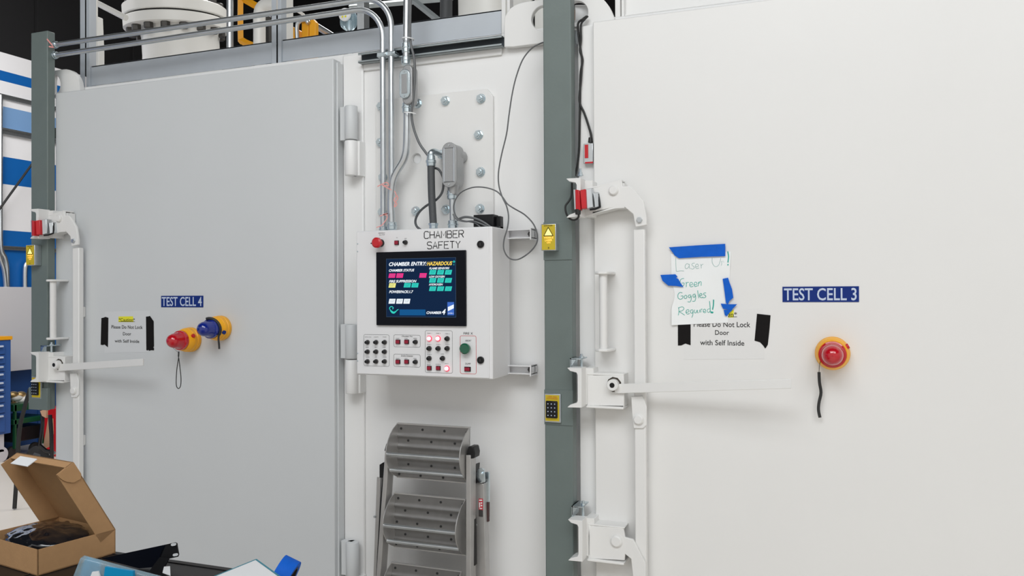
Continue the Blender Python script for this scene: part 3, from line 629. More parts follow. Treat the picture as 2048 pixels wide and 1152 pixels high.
# buttons
def rnd(name, x, y, r, h, mt, par=None, dome=False, n=24):
    p = f8(x, y); m = M(); R = r/3.388/540
    prof = [(0, R), (h*.8, R), (h, R*.85)] if not dome else [(0, R*.75), (h*.45, R*.75), (h*.5, R), (h*.85, R), (h, R*.8)]
    m.lathe(p, (0, -1, 0), prof, n); return O(name, m, mt, par or cab)
def knob(x, y, r=16):
    k = rnd('selector_knob', x, y, r, .006, KEYG); p = f8(x, y); m = M(); R = r/3.388/540
    m.lathe(p+V((0, -.006, 0)), (0, -1, 0), [(0, R*.72), (.010, R*.66), (.011, R*.5)], 18); O('grip', m, BLACK, k); return k
def sqb(x, y, w_=30, h=30, mt=REDB):
    x0, x1, z0, z1 = r8(x-w_/2, y-h/2, x+w_/2, y+h/2); m = M(); m.box(x0, x1, YF-.004, YF, z0, z1); b = O('push_button', m, BLACK, cab, bev=.0008)
    m = M(); q = (x1-x0)*.1; m.box(x0+q, x1-q, YF-.009, YF-.003, z0+q, z1-q); O('cap', m, mt, b, bev=.001)
def lamp(x, y):
    k = rnd('pilot_lamp', x, y, 19, .004, PRIM); m = M(); p = f8(x, y); m.lathe(p+V((0, -.003, 0)), (0, -1, 0), [(0, .0078), (.006, .0074), (.008, .005)], 20); O('lens', m, PILOT, k)
for y in (828, 892, 958):
    for x in (155, 213, 271): knob(x, y)
for y in (825, 960): sqb(361, y); sqb(420, y); knob(480, y+1)
for x, y in ((573, 870), (634, 870), (695, 870), (573, 937), (664, 937), (695, 804)): knob(x, y, 17)
for x in (573, 634): sqb(x, 1003)
lamp(573, 803); lamp(632, 803); lamp(692, 1006)
sqb(832, 1010, 42, 32); sqb(352, 154, 28, 30); knob(412, 152, 16)
rnd('abort_button', 826, 870, 36, .026, GREENB, dome=True)
k = rnd('stop_button_collar', 244, 156, 27, .012, BLACK)
p = f8(246, 157); m = M(); m.lathe(p, (0, -1, 0), [(.006, .012), (.026, .012), (.028, .0195), (.038, .0195), (.042, .014)], 28); O('emergency_stop', m, RED, cab)
for x, y in ((921, 165), (921, 949)): 
    k = rnd('key_lock', x, y, 24, .008, BLACK); m = M(); p = f8(x, y); m.box(p.x-.0015, p.x+.0015, YF-.0085, YF-.008, p.z-.005, p.z+.005); O('keyway', m, KEYG, k)
for x, y in ((86, 162), (86, 214), (86, 903), (86, 955)): rnd('screw', x, y, 5, .002, ZINC, n=10)
rnd('pilot_hole', 178, 158, 5, .002, BLACK, n=4)
# support rails behind the cabinet
for (ya, yb2) in ((459, 477), (731, 748)):
    Yr = .005; x0, x1, z0, z1 = rpx(1010, ya, 1064, yb2, Yr)
    m = M(); m.box(cx0+.05, x1, .0, YB-.012, z0, z0+.003); m.box(cx0+.05, x1, .0, YB-.012, z1-.003, z1); m.box(cx0+.05, x1, .035, .04, z0, z1)
    rr = O('mounting_rail', m, CABW, cab)
    m = M(); m.lathe(((x1-.014), .035, (z0+z1)/2), (0, -1, 0), [(0, .010), (.014, .010), (.016, .008)], 6); O('nut', m, KEYG, rr)
    m = M(); m.box(x1-.004, x1, -.008, YB-.012, z0-.006, z1+.004); O('end_plate', m, CABW, rr)
# ================================================================ BOLTED PLATE, CONDUITS
YP = YB-.014
pl = T('blanking_plate', (-1.4, YB, 1.8), 'bolted white blanking plate with a round hole, above the control cabinet', 'plate')
a, b, c, d = P(751, 300, YP).x, P(986, 300, YP).x, P(880, 478, YP).z, P(985, 176, YP).z
hc = P(833, 317, YP); m = M()
ringplate(m, [(a, c), (b, c), (b, d-.01), (b-.01, d), (a, d)], (hc.x, hc.z), .020, YP, YB, 64); O('plate', m, WHITE, pl, bev=.0025)
m = M(); m.lathe((hc.x, YB-.0005, hc.z), (0, -1, 0), [(0, .0195), (.0008, .0195)], 28); O('hole_liner', m, PAPER, pl)  # white disc stands in for the light seen through the hole
proto = None
for q in ((763, 213), (833, 207), (890, 202), (957, 196), (957, 270), (957, 343), (957, 417), (892, 419), (828, 421), (765, 424), (763, 354), (761, 285)):
    p = P(*q, YP)
    if proto is None: m = M(); hexbolt(m, (p.x, p.z), .0165, YP, .013, .006); proto = O('hex_bolt', m, ZINC, pl)
    else:
        o = proto.copy(); SC.collection.objects.link(o); o.parent = pl; base = P(763, 213, YP); o.location = proto.location+V((p.x-base.x, 0, p.z-base.z)); o.rotation_euler = (0, random.random(), 0)
# strut channel
YSt = .034
x0, x1 = P(716, 108, YSt).x, P(1003, 80, YSt).x; z1, z0 = P(1003, 67, YSt).z, P(1003, 95, YSt).z
z1 = P(860, 88, YSt).z+.0; z0 = z1-.041
m = M(); m.box(x0, x1, YB-.014, YB-.011, z0, z1, 1); m.box(x0, x1, YSt, YB-.011, z1-.003, z1); m.box(x0, x1, YSt, YB-.011, z0, z0+.003); m.box(x0, x1, YSt, YSt+.003, z0, z0+.009); m.box(x0, x1, YSt, YSt+.003, z1-.009, z1)
so = O('strut_channel', m, [STRUT, STRUTI], label='steel strut channel mounted along the top of the chamber body under the toe board', cat='channel', bev=.0008)
m = M(); m.box(P(717, 108, .02).x-.02, P(720, 108, .02).x, YB-.008, YB+.03, z0-.01, z0+.02)
# conduits
def Pt(q, Y): return [P(x, y, Y) for x, y in q]
RC = .0118
def conduit(name, path, r, label, fit=(), mt=GALV, cat='conduit', n=14):
    t = T(name, path[0], label, cat); m = M(); m.tube(path, r, n); O('pipe', m, mt, t)
    for p, ax, L, R in fit: m = M(); p = V(p); ax = V(ax); m.lathe(p-ax*L/2, ax, [(0, R*.9), (L*.08, R), (L*.45, R), (L*.5, R*1.12), (L*.62, R*1.12), (L*.66, R), (L*.95, R), (L, R*.9)], 16); O('fitting', m, ZINC, t, ang=25)
    return t
def bendpath(a, b, c, r, n=10):
    a, b, c = V(a), V(b), V(c); u_ = (a-b).normalized(); v_ = (c-b).normalized(); out = [a]; ce = b+(u_+v_)*r
    for i in range(n+1): t_ = math.pi/2*i/n; out.append(ce-v_*r*math.cos(t_)-u_*r*math.sin(t_))
    return out+[c]
YH = .012
zA = P(108, 95, YH).z; zA2 = P(640, 13, YH).z; zB = P(106, 116, YH).z; zB2 = P(660, 28, YH).z
xA = P(783, 250, YH).x; xB = P(766, 250, YH).x; zbx = cz1
xs_ = xb4
pathA = bendpath((xs_-.012, YH-.03, zA), (xA, YH, zA2), (xA, YH, zbx), .125)
pathB = bendpath((xs_-.012, YH-.03, zB), (xB, YH, zB2), (xB, YH, zbx), .125)
cA = conduit('conduit', pathA, RC, 'upper of the two thin steel conduits from the left pillar bending down to the cabinet', [((xA, YH, zbx+.015), (0, 0, 1), .03, .0165), ((xs_+.008, YH-.03, zA), (1, 0, 0), .03, .016)])
cB = conduit('conduit', pathB, RC, 'lower of the two thin steel conduits from the left pillar bending down to the cabinet', [((xB, YH, zbx+.015), (0, 0, 1), .03, .0165), ((xs_+.008, YH-.03, zB), (1, 0, 0), .03, .016)])
cA['group'] = cB['group'] = 'twin conduits from the left pillar'
for xx, par in ((xA, cA), (xB, cB)):
    zc_ = z0+.012
    m = M(); m.box(xx-.02, xx+.02, YH-.014, YH+.022, zc_-.009, zc_+.009); m.box(xx+.012, xx+.026, YH-.02, YH+.022, zc_-.006, zc_+.006); O('strap_clamp', m, ZINC, par, bev=.002)
YK = -.005
ku = conduit('conduit', [P(814, -30, YK), P(813, 40, YK), P(812, 129, YK)], .0135, 'short straight steel conduit entering the top of the small oval junction fitting', [(P(812, 122, YK), (0, 0, 1), .03, .018), (P(812, 96, YK), (0, 0, 1), .04, .016)])
lb = T('junction_fitting', P(810, 170, 0), 'small oval-covered cast junction fitting between two steel conduits, left of the plate', 'junction fitting')
c = P(810, 168, -.03); hgt = P(810, 139, -.03).z-P(810, 198, -.03).z
m = M(); stad(m, (c.x+.008, c.z-.002), .044, P(810, 128, -.03).z-P(810, 208, -.03).z, -.028, .022); O('body', m, CAST, lb, bev=.004)
m = M(); stad(m, (c.x, c.z), .046, hgt, -.036, -.028); cv = O('cover', m, ZINC, lb, bev=.0025)
m = M(); m.box(c.x-.012, c.x+.012, -.0375, -.036, c.z-hgt*.33, c.z+hgt*.33); O('recessed_window', m, CAST, cv, bev=.001)
for s_ in (-1, 1): m = M(); m.lathe((c.x, -.036, c.z+s_*hgt*.41), (0, -1, 0), [(0, .004), (.003, .003)], 10); O('screw', m, GALV, cv)
kl = conduit('conduit', spline(Pt([(814, 205), (814, 240), (813, 290), (808, 318), (793, 344), (785, 366), (782, 400), (783, 440), (784, 457)], YK), 5), .0145, 'thick steel conduit with an offset bend running down into the cabinet',
             [(P(814, 216, YK), (0, 0, 1), .04, .0185), (P(784, 452, YK), (0, 0, 1), .03, .019)])
# grey cable beside it
m = M(); m.tube(Pt([(822, -30), (820, 60), (822, 90), (828, 115), (830, 150), (827, 195), (823, 225), (827, 255), (838, 285), (850, 303), (857, 312)], -.015), .0052, 8, smooth=5)
O('cable', m, GREYC, label='thick grey cable tied beside the small junction fitting and curving to the silver elbow', cat='cable')
for i, (x, y) in enumerate(((813, 78), (817, 227))):
    p = P(x+3, y, -.012); m = M(); m.lathe(p+V((0, 0, -.002)), (.1, 0, 1), [(0, .024), (.004, .024), (.004, .0215), (0, .0215)], 24, cap=False)
    O('zip_tie', m, PAPER, label='white zip tie around conduit and grey cable, %s the small junction fitting' % ('above', 'below')[i], cat='zip tie', group='white zip ties')
# hose with elbow
hs = T('hose', P(864, 450, -.03), 'dark grey flexible conduit rising from the cabinet to a silver elbow on the plate', 'hose')
m = M(); m.tube(Pt([(862, 330), (863, 380), (865, 420), (867, 452)], -.035), .0145, 14, smooth=4); O('flexible_conduit', m, HOSE, hs)
p = P(862, 322, -.035); m = M(); m.lathe(p+V((0, 0, -.02)), (0, 0, 1), [(0, .017), (.012, .018), (.013, .020), (.022, .020), (.024, .017), (.04, .016)], 18); m.tube([p+V((0, 0, .02)), p+V((.0, 0, .03)), p+V((.006, .012, .038)), p+V((.012, .03, .036)), p+V((.016, .09, .033))], .0125, 12, smooth=3); m.lathe(p+V((.014, .06, .034)), (0, 1, 0), [(0, .019), (.02, .019)], 8); O('elbow', m, ZINC, hs)
p = P(867, 452, -.035); m = M(); m.lathe(p+V((0, 0, -.01)), (0, 0, 1), [(0, .017), (.012, .017), (.014, .020), (.02, .020)], 8); O('gland', m, ZINC, hs)
# large junction fitting
LB = T('junction_fitting', P(898, 330, 0), 'large grey cast junction fitting with a long oval cover, right of the silver elbow', 'junction fitting')
Yl = -.045; c = P(898, 329.5, Yl); W_ = P(912, 330, Yl).x-P(884.5, 330, Yl).x; Hh = P(898, 285, Yl).z-P(898, 374, Yl).z
m = M(); stad(m, (c.x, c.z), W_, Hh, Yl+.008, .03); m.lathe((c.x+.008, .028, P(915, 310, 0).z), (0, 1, 0), [(-.02, .024), (.03, .024)], 24); m.lathe((c.x-.0, -.01, c.z-Hh/2-.028), (0, 0, 1), [(0, .018), (.045, .024)], 20); O('body', m, CAST, LB, bev=.004)
m = M(); stad(m, (c.x, c.z), W_+.003, Hh+.003, Yl, Yl+.008); cv = O('cover', m, CAST, LB, bev=.002)
m = M(); pts = stadium((c.x, c.z), W_*.80, Hh*.80)
rect = [(c.x-W_*.36, c.z-Hh*.38), (c.x+W_*.36, c.z-Hh*.38), (c.x+W_*.36, c.z+Hh*.38), (c.x-W_*.36, c.z+Hh*.38), (c.x-W_*.36, c.z-Hh*.38)]
m.tube([V((x, Yl, z)) for x, z in rect], .003, 8); O('raised_rim', m, GALV, cv)
for s_ in (-1, 1): m = M(); m.lathe((c.x, Yl, c.z+s_*Hh*.44), (0, -1, 0), [(0, .004), (.003, .003)], 10); O('screw', m, GALV, cv)
conduit('conduit', [P(904, 374, -.01), P(905, 410, -.01), P(906, 455, -.01)], .0125, 'short steel conduit between the large oval junction fitting and the cabinet', [(P(903.5, 390, -.01), (0, 0, 1), .034, .0185), (P(906, 450, -.01), (0, 0, 1), .035, .0195)])
# thin cables
m = M(); m.tube(Pt([(864, 336), (876, 338), (884, 350), (887, 365), (884, 385), (872, 400), (852, 412), (838, 425), (831, 440), (833, 452), (842, 460)], -.015), .0048, 8, smooth=5)
O('cable', m, HOSE, label='dark cable curling from behind the hose down to the cabinet top', cat='cable')
m = M(); m.tube([P(1089, 84, .03)]+Pt([(1078, 88), (1062, 98), (1045, 120), (1032, 155), (1024, 190), (1018, 230), (1013, 268), (1003, 310), (997, 345), (998, 372), (1005, 395), (1013, 412), (1017, 432)], -.03)+Pt([(1015, 455), (1008, 480), (1008, 500), (1018, 516), (1035, 519)], -.095)+Pt([(1055, 508), (1070, 492), (1075, 475), (1068, 450), (1050, 430)], -.06)+Pt([(1030, 418), (1015, 408), (1005, 394), (992, 382), (970, 375), (945, 375), (922, 385), (910, 402), (908, 420), (914, 435), (925, 441)], -.03)+Pt([(950, 446), (962, 456)], -.05), .0026, 6, smooth=5)
O('cable', m, GREYC, label='long thin grey cable looping from behind the pillar around beside the cabinet', cat='cable')
m = M(); m.tube(Pt([(914, 440), (930, 434), (950, 437), (968, 445), (982, 455)], -.045), .0045, 8, smooth=5); m.tube(Pt([(906, 428), (913, 438), (930, 443), (950, 443), (985, 458)], -.055), .0032, 8, smooth=5)
O('cable', m, GREYC, label='pair of grey cables lying in front of the black box on top of the cabinet', cat='cable')
bb = T('relay_box', P(975, 455, 0), 'small black plastic box standing on top of the control cabinet', 'box')
x0, x1, z0, z1 = rpx(951, 430, 991, 457, -.01)
m = M(); m.box(x0, x1, -.03, .02, cz1, z1); m.box(x1, x1+.02, -.03, .02, cz1, cz1+.012); m.box(x1+.002, x1+.02, -.01, .02, cz1, z1-.006); O('housing', m, BLACK, bb, bev=.002)
# pink ribbons
for i, (q, lb_) in enumerate((([(755, 373), (765, 368), (774, 365), (777, 372), (765, 370), (775, 376), (783, 380)], 'pale pink ribbon tied on the conduits, higher of the two at left'), ([(753, 455), (764, 450), (773, 438), (774, 431), (766, 429), (776, 427), (760, 432)], 'pale pink ribbon tied on the conduits just above the cabinet'),
                               ([(789, 382), (793, 392), (788, 400), (794, 408), (789, 414), (791, 404), (796, 396), (791, 388)], 'curled pink ribbon on the right side of the bent conduit'))):
    m = M(); m.ribbon(Pt(q, -.03), .0035, d=(0, -.0008, 0), smooth=4); O('ribbon', m, PINK, label=lb_, cat='ribbon')
m = M(); p = P(100, 88, -.06); m.ribbon([P(94, 78, -.052), P(104, 90, -.056), P(108, 95, -.05), P(98, 93, -.056)], .006, d=(0, -.001, 0)); O('ribbon', m, PINK, label='pink and white ribbon scrap at the top of the left pillar', cat='ribbon')
# ================================================================ INTERLOCKS AND CABLES IN THE GAP
ya = YB-.005
m = M(); m.tube([P(1173, 33, .03)]+Pt([(1166, 38), (1156, 48), (1158, 75), (1162, 105), (1165, 122), (1161, 150), (1160, 200), (1159, 260), (1158, 300), (1154, 335), (1150, 352)], .018), .0042, 8, smooth=5)
O('cable', m, RUBBER, label='black cable hanging from the lug hole down to the lower red door interlock', cat='cable')
m = M(); m.tube([P(1175, 33, .03)]+Pt([(1169, 39), (1162, 50), (1162, 80), (1160, 100), (1164, 118), (1162, 160), (1159, 202), (1168, 225), (1175, 245), (1182, 270), (1181, 282)], .016), .0042, 8, smooth=5); m.lathe(P(1181, 285, .014), (0, 0, 1), [(0, .009), (.018, .007)], 10)
O('cable', m, RUBBER, label='black cable ending in a plug at the upper grey and red switch', cat='cable')
sw = T('door_switch', P(1175, 308, .015), 'grey and red door switch half hidden behind the edge of the bright door', 'switch')
x0, x1, z0, z1 = rpx(1167, 287, 1186, 327, .006); x0b = min(x1, P(1188, 560).x-.002)
m = M(); m.box(x0, x0b, .006, .026, z0, z1); O('body', m, GALV, sw, bev=.002)
m = M(); m.box(x0+.005, x0+.018, .004, .0062, z0+.02, z1-.004); m.box(x0+.006, x0b, .0045, .0062, z0, z0+.006); O('red_strip', m, RED, sw)
roll = T('white_sleeve', P(1157, 30, .09), 'white round sleeve with tan core seen through the lug hole by the pillar', 'sleeve')
m = M(); p = P(1150, 30, .1); m.lathe(p, (1, .35, 0), [(0, .036), (.05, .036)], 28); O('sleeve', m, PAPER, roll); m = M(); m.lathe(p+V((-.0015, 0, 0)), (1, .35, 0), [(0, .02), (.004, .02)], 20); O('core', m, TAN, roll)
a = P(1147, 60, .02).x; m = M(); m.box(a, a+.014, .02, .026, P(1150, 88, .02).z, P(1150, 62, .02).z); m.box(a+.004, a+.009, .0195, .021, P(1150, 82, .02).z, P(1150, 68, .02).z); O('slotted_tab', m, GALV, label='small slotted steel tab beside the pillar near the top', cat='tab')
def interlock(dx, dz, label, cable):
    t = T('safety_interlock', P(1165, 400, -.13)+V((dx, 0, dz)), label, 'interlock'); Q = lambda x, y, Y: P(x, y, Y)+V((dx, 0, dz))
    m = M(); m.prism([Q(1147, 379, -.135), Q(1158, 380, -.135), Q(1160, 418, -.135), Q(1149, 419, -.135)], (0, .03, 0)); O('backing', m, GALV, t)
    m = M(); m.prism([Q(1150, 379, -.137), Q(1158, 380, -.14), Q(1160, 420, -.14), Q(1151, 420, -.137)], (0, .03, 0)); O('sensor_half', m, RED, t, bev=.002)
    m = M(); m.prism([Q(1160, 380, -.13), Q(1171, 378, -.12), Q(1173, 416, -.12), Q(1163, 418, -.13)], (0, .03, 0)); O('magnet_half', m, RED, t, bev=.002)
    m = M(); m.prism([Q(1171, 379, -.11), Q(1183, 376, -.10), Q(1186, 414, -.10), Q(1173, 417, -.11)], (0, .03, 0)); m.prism([Q(1187, 386, -.09), Q(1196, 384, -.08), Q(1200, 412, -.08), Q(1190, 415, -.09)], (0, .02, 0)); O('bracket', m, GALV, t, bev=.001)
    m = M(); m.tube([Q(1180, 419, -.11), Q(1190, 418, -.1), Q(1200, 414, -.085), Q(1199, 405, -.08), Q(1196, 388, -.075)], .004, 8); O('trim_clip', m, BLACK, t)
    if cable:
        m = M(); m.tube([Q(1156, 420, -.13), Q(1157, 434, -.13), Q(1148, 440, -.12), Q(1138, 436, -.10), Q(1132, 425, -.085), Q(1131, 412, -.08), Q(1138, 402, -.075), Q(1143, 390, -.07), Q(1144, 366, -.065)], .0036, 8, smooth=5)
        m.lathe(Q(1156, 429, -.13), (0, 0, 1), [(0, .009), (.018, .011)], 10); O('lead', m, RUBBER, t)
interlock(0, 0, 'red safety interlock with looped black lead in front of the thick grey pillar', True)
interlock(-2.618, -.012, 'red safety interlock on the top bracket of the left pillar', False)
def bclamp(x, y, dx, label):
    p = P(x, y, -.06); p.x += dx; m = M(); m.box(p.x-.014, p.x-.010, -.08, -.0, p.z-.02, p.z+.02); m.box(p.x-.014, p.x+.026, -.08, -.0, p.z+.016, p.z+.02); m.prism([V((p.x-.012, -.08, p.z+.018)), V((p.x+.01, -.08, p.z+.018)), V((p.x-.012, -.08, p.z-.012))], (0, .008, 0))
    m.cyl((p.x+.02, -.05, p.z-.02), (p.x+.02, -.05, p.z+.034), .0045, n=10); m.lathe((p.x+.02, -.05, p.z+.02), (0, 0, 1), [(0, .009), (.006, .009)], 6)
    O('beam_clamp', m, ZINC, label=label, cat='clamp', group='beam clamps beside the pillars')
bclamp(1151, 727, 0, 'silver beam clamp above the middle white bracket of the thick pillar')
bclamp(1154, 1021, 0, 'silver beam clamp above the lowest white bracket of the thick pillar')
bclamp(1153, 728, -2.595, 'silver beam clamp above the lower white bracket of the left pillar')
m = M(); p = P(1161, 346, -.05); m.cyl(p+V((0, 0, -.012)), p+V((0, 0, .016)), .004, n=10); m.lathe(p+V((0, 0, .0)), (0, 0, 1), [(-.01, .01), (-.006, .01), (-.0059, .007), (.003, .007)], 6)
O('bolt', m, ZINC, label='single bolt standing on the topmost white bracket of the thick pillar', cat='bolt')
# ================================================================ ROOFTOP RAILING
gr = T('guard_rail', (-2.2, YT_, 2.58), 'aluminium roof railing with grey toe board above the left door and cabinet', 'railing')
zt_ = (P(181, 134.2, YT_).z+P(1003, 17.4, YT_).z)/2
xs = [P(181, 150, YT_).x, P(545, 100, YT_).x, P(561, 100, YT_).x, P(1003, 50, YT_).x]
for a, b in ((xs[0], xs[1]), (xs[2], xs[3])): m = M(); m.box(a, b, YT_, YT_+.006, zb_, zt_); m.box(a, b, YT_, YT_+.03, zt_-.006, zt_); O('toe_board', m, ALU, gr, bev=.001)
def angle_post(px0, px1, ztop, base=True, par=gr, mt=ALU, Y=YT_-.012, w2=.04):
    a, b = P(px0, 60, Y).x, P(px1, 60, Y).x; w_ = b-a
    m = M(); m.box(a, a+w_*.48, Y, Y+.004, zb_-.01, ztop); m.box(b-w_*.35, b, Y, Y+w2, zb_-.01, ztop); m.box(a+w_*.48, b-w_*.3, Y+w2*.6, Y+w2*.7, zb_-.01, ztop); O('post', m, mt, par, bev=.0015)
    if base: m = M(); m.box(a-.06, b+.06, Y-.012, Y+.07, zb_-.022, zb_-.012); O('base_plate', m, mt, par, bev=.001)
angle_post(160, 179, 3.9); angle_post(543, 562, 3.9); angle_post(1003, 1020, 3.6, False, mt=WHITE)
m = M(); m.box(P(160, 60, YT_).x, P(1020, 30, YT_).x, YT_-.01, YT_+.03, 3.62, 3.66); O('top_rail', m, ALU, gr)
gr2 = T('guard_rail', (.3, YT_, 2.6), 'pale roof railing with white toe board above the bright right door', 'railing')
zb2 = 2.605; a = P(1247, 20, YT_).x
m = M(); m.box(a, 1.4, YT_, YT_+.006, zb2, zb2+.14); m.box(a, 1.4, YT_-.008, YT_, zb2+.03, zb2+.035); O('toe_board', m, WHITE, gr2)
m = M(); b0 = P(1230, 20, YT_-.02).x; m.box(b0, b0+.02, YT_-.02, YT_+.0, zb2, 3.6); m.box(b0+.024, b0+.035, YT_-.02, YT_+.02, zb2, 3.6); O('post', m, WHITE, gr2, bev=.002)
m = M(); m.box(b0-.005, b0+.09, YT_-.035, YT_+.03, zb2-.012, zb2-.002); O('base_plate', m, WHITE, gr2)
# ================================================================ EQUIPMENT ON THE ROOF
ct = P(352, 41, 1.55)
fp = T('flanged_pipe', (ct.x, ct.y, 2.65), 'large white slightly leaning pipe with bolted double flange on the chamber roof', 'pipe')
R = .335; axp = (r0*math.sin(math.radians(-1.5))+UP-fw*.09).normalized()
base = ct-axp*((ct.z-2.55)/axp.z); Lp = (ct-base).length
m = M(); m.lathe(base+r0*.025, axp, [(0, .29), (Lp-.55, .272), (Lp-.38, .258), (Lp-.25, .25), (Lp-.13, .25), (Lp-.07, .265)], 48); O('lower_pipe', m, PIPEW, fp)
m = M(); m.lathe(ct, axp, [(-.075, R-.01), (-.07, R), (-.012, R), (-.006, R-.005)], 64); O('lower_flange', m, PIPEW, fp)
m = M(); m.lathe(ct, axp, [(-.007, R-.02), (.007, R-.02)], 48); O('gasket', m, BLACK, fp)
m = M(); m.lathe(ct, axp, [(.006, R-.005), (.012, R), (.075, R), (.082, R-.01)], 64); O('upper_flange', m, PIPEW, fp)
m = M(); m.lathe(ct, axp, [(.08, .255), (.15, .225), (1.2, .225)], 48); O('upper_pipe', m, PIPEW, fp)
ta = axp.cross(V((0, 1, 0))).normalized(); tb_ = axp.cross(ta)
for i in range(16):
    a = 2*math.pi*(i+.3)/16; q = ct+ta*(.29*math.cos(a))+tb_*(.29*math.sin(a)); m = M()
    m.lathe(q-axp*.073, -axp, [(0, .030), (.036, .030), (.042, .022)], 6); m.lathe(q+axp*.08, axp, [(0, .028), (.03, .028), (.036, .02)], 6)
    O('stud_bolt', m, DARKBOLT, fp, ang=25)
def tube_thing(name, pts, r, mt, label, cat, n=14, smooth=0):
    m = M(); m.tube(pts, r, n, smooth=smooth); return O(name, m, mt, label=label, cat=cat)
tube_thing('brace_pipe', [P(186, 2, .9), P(252, 36, .9)], .018, PIPEW, 'white diagonal pipe between left railing post and flanged pipe', 'pipe')
tube_thing('standpipe', [P(187, -60, .5), P(187, 60, .5), P(190, 160, .5)], .022, PIPEW, 'white vertical pipe right behind the leftmost railing post', 'pipe')
m = M(); m.plate([(187, 30), (194, 33), (197, 100), (197, 250), (182, 250), (182, 30)], .42, .46); O('white_bracket', m, PIPEW, label='narrow white plate behind the leftmost railing post', cat='plate', bev=.003)
m = M(); m.box(P(431, 20, 2.1).x, P(454, 20, 2.1).x, 2.1, 2.15, 4.35, 6.3); O('white_column', m, PIPEW, label='white upright just right of the flanged pipe', cat='column')
tube_thing('steel_pole', [P(460, -40, .7), P(460, 110, .7)], .018, GALV, 'slim steel pole between the white upright and the orange frame', 'pole')
of = T('orange_frame', P(481, 80, 1.1), 'orange tubular frame on the roof right of the flanged pipe', 'frame')
m = M(); m.tube([P(481, -40, 1.1), P(481, 70, 1.1), P(485, 82, 1.1), P(506, 92, 1.1), P(530, 100, 1.1)], .021, 4, smooth=3); O('bent_upright', m, ORANGE, of)
m = M(); m.tube([P(484, -4, 1.1), P(530, 22, 1.1)], .02, 4); O('diagonal', m, ORANGE, of)
tube_thing('elbow_pipe', [P(519, 130, .9)]+Pt([(519, 60), (519, 30), (524, 15), (536, 9), (556, 10)], .9), .034, PIPEW, 'white pipe with a rounded bend beside the orange frame', 'pipe', 18, 4)
m = M(); m.box(P(559, 30, .6).x, P(572, 30, .6).x, .6, .66, 2.6, 3.6); O('white_column', m, PIPEW, label='white upright directly behind the middle railing post', cat='column')
m = M(); p = P(535, 36, 1.0); m.lathe(p, (0, -1, 0), [(0, .025), (.04, .025)], 6); m.box(p.x-.008, p.x+.008, 1.0, 1.05, 2.6, p.z); O('bolt', m, DARKBOLT, label='dark bolt head on a stem beside the rounded white pipe', cat='bolt')
ho = T('hoist', P(600, 75, .8), 'orange hoist block with silver hook on the chamber roof', 'hoist')
m = M(); m.prism([P(573, 48, .8), P(583, 52, .8), P(597, 60, .8), P(595, 165, .8), P(573, 165, .8)], (0, .08, 0)); O('block', m, ORANGE, ho, bev=.004)
m = M(); m.prism([P(603, 44, .8), P(609, 40, .8), P(617, 46, .8), P(616, 165, .8), P(603, 165, .8)], (0, .03, 0)); O('side_plate', m, ORANGE, ho, bev=.003)
m = M(); m.prism([P(618, 42, .8), P(625, 37, .8), P(631, 44, .8), P(630, 165, .8), P(618, 165, .8)], (0, .03, 0)); O('side_plate', m, ORANGE, ho, bev=.003)
m = M(); m.tube(Pt([(595, 78), (594, 58), (596, 46), (604, 40), (613, 40), (617, 47)], .79), .012, 10, smooth=4); O('hook', m, GALV, ho)
tube_thing('steel_pole', [P(626, 48, .95), P(668, 74, .95), P(732, 114, .95)], .018, GALV, 'silver tube lying at a slant beside the orange hoist', 'pole')
tube_thing('pull_chain', [P(572, 8, 1.0), P(608, 30, 1.0)], .008, PIPEW, 'pale perforated strap slanting above the orange hoist', 'strap')
gg = T('gauge', P(692, 60, .9), 'round pale gauge with a yellow-green face behind the bent conduits', 'gauge')
c = P(693, 38, .9); m = M(); m.prism([V((x, .9, z)) for x, z in stadium((c.x, c.z), .088, .115)], (0, .04, 0)); O('case', m, CLEAR, gg, bev=.006); m = M(); m.cyl((c.x, .93, 2.58), (c.x, .93, c.z), .012); O('stem', m, GALV, gg)
c = P(691, 30, .89); m = M(); m.lathe(c, (0, -1, 0), [(0, .034), (.012, .034), (.014, .03)], 32); O('dial', m, PAPER, gg)
m = M()
for k in range(5): a = k*1.256+.3; q = V((c.x+.016*math.cos(a), c.y-.015, c.z+.016*math.sin(a))); m.lathe(q, (0, -1, 0), [(0, .006), (.001, .005)], 10)
O('yellow_marks', m, HILITE, gg)
m = M(); m.box(c.x-.0015, c.x+.0015, c.y-.017, c.y-.015, c.z, c.z+.022); O('needle', m, BLACK, gg)
m = M(); m.box(P(714, 30, .4).x, P(722, 30, .4).x, .4, .404, 2.6, 3.8); m.box(P(724, 30, .4).x, P(732, 30, .4).x, .38, .43, 2.6, 3.8); O('angle_upright', m, GALV, label='silver angle upright behind the bend of the twin conduits', cat='upright', bev=.001)
tube_thing('dark_duct', [P(893, -40, 1.3), P(892, 45, 1.3)], .036, HOSE, 'dark vertical duct left of the large white tank', 'duct')
tube_thing('steel_beam', [P(818, -6, .8), P(876, 40, .8)], .016, STRUT, 'grey steel beam slanting down behind the vertical conduit', 'beam', 4)
tube_thing('steel_beam', [P(700, 14, 2.4), P(905, -4, 2.4)], .022, STRUT, 'dim grey beam high behind the bent conduits', 'beam', 4)
a = P(900, 20, .5).x; b = P(1003, 20, .5).x; m = M(); m.lathe(((a+b)/2+.02, .5+(b-a)/2, 2.6), (0, 0, 1), [(0, (b-a)/2+.02), (1.4, (b-a)/2+.03)], 48); O('white_tank', m, PIPEW, label='large white cylindrical tank behind the toe board above the cabinet', cat='tank')
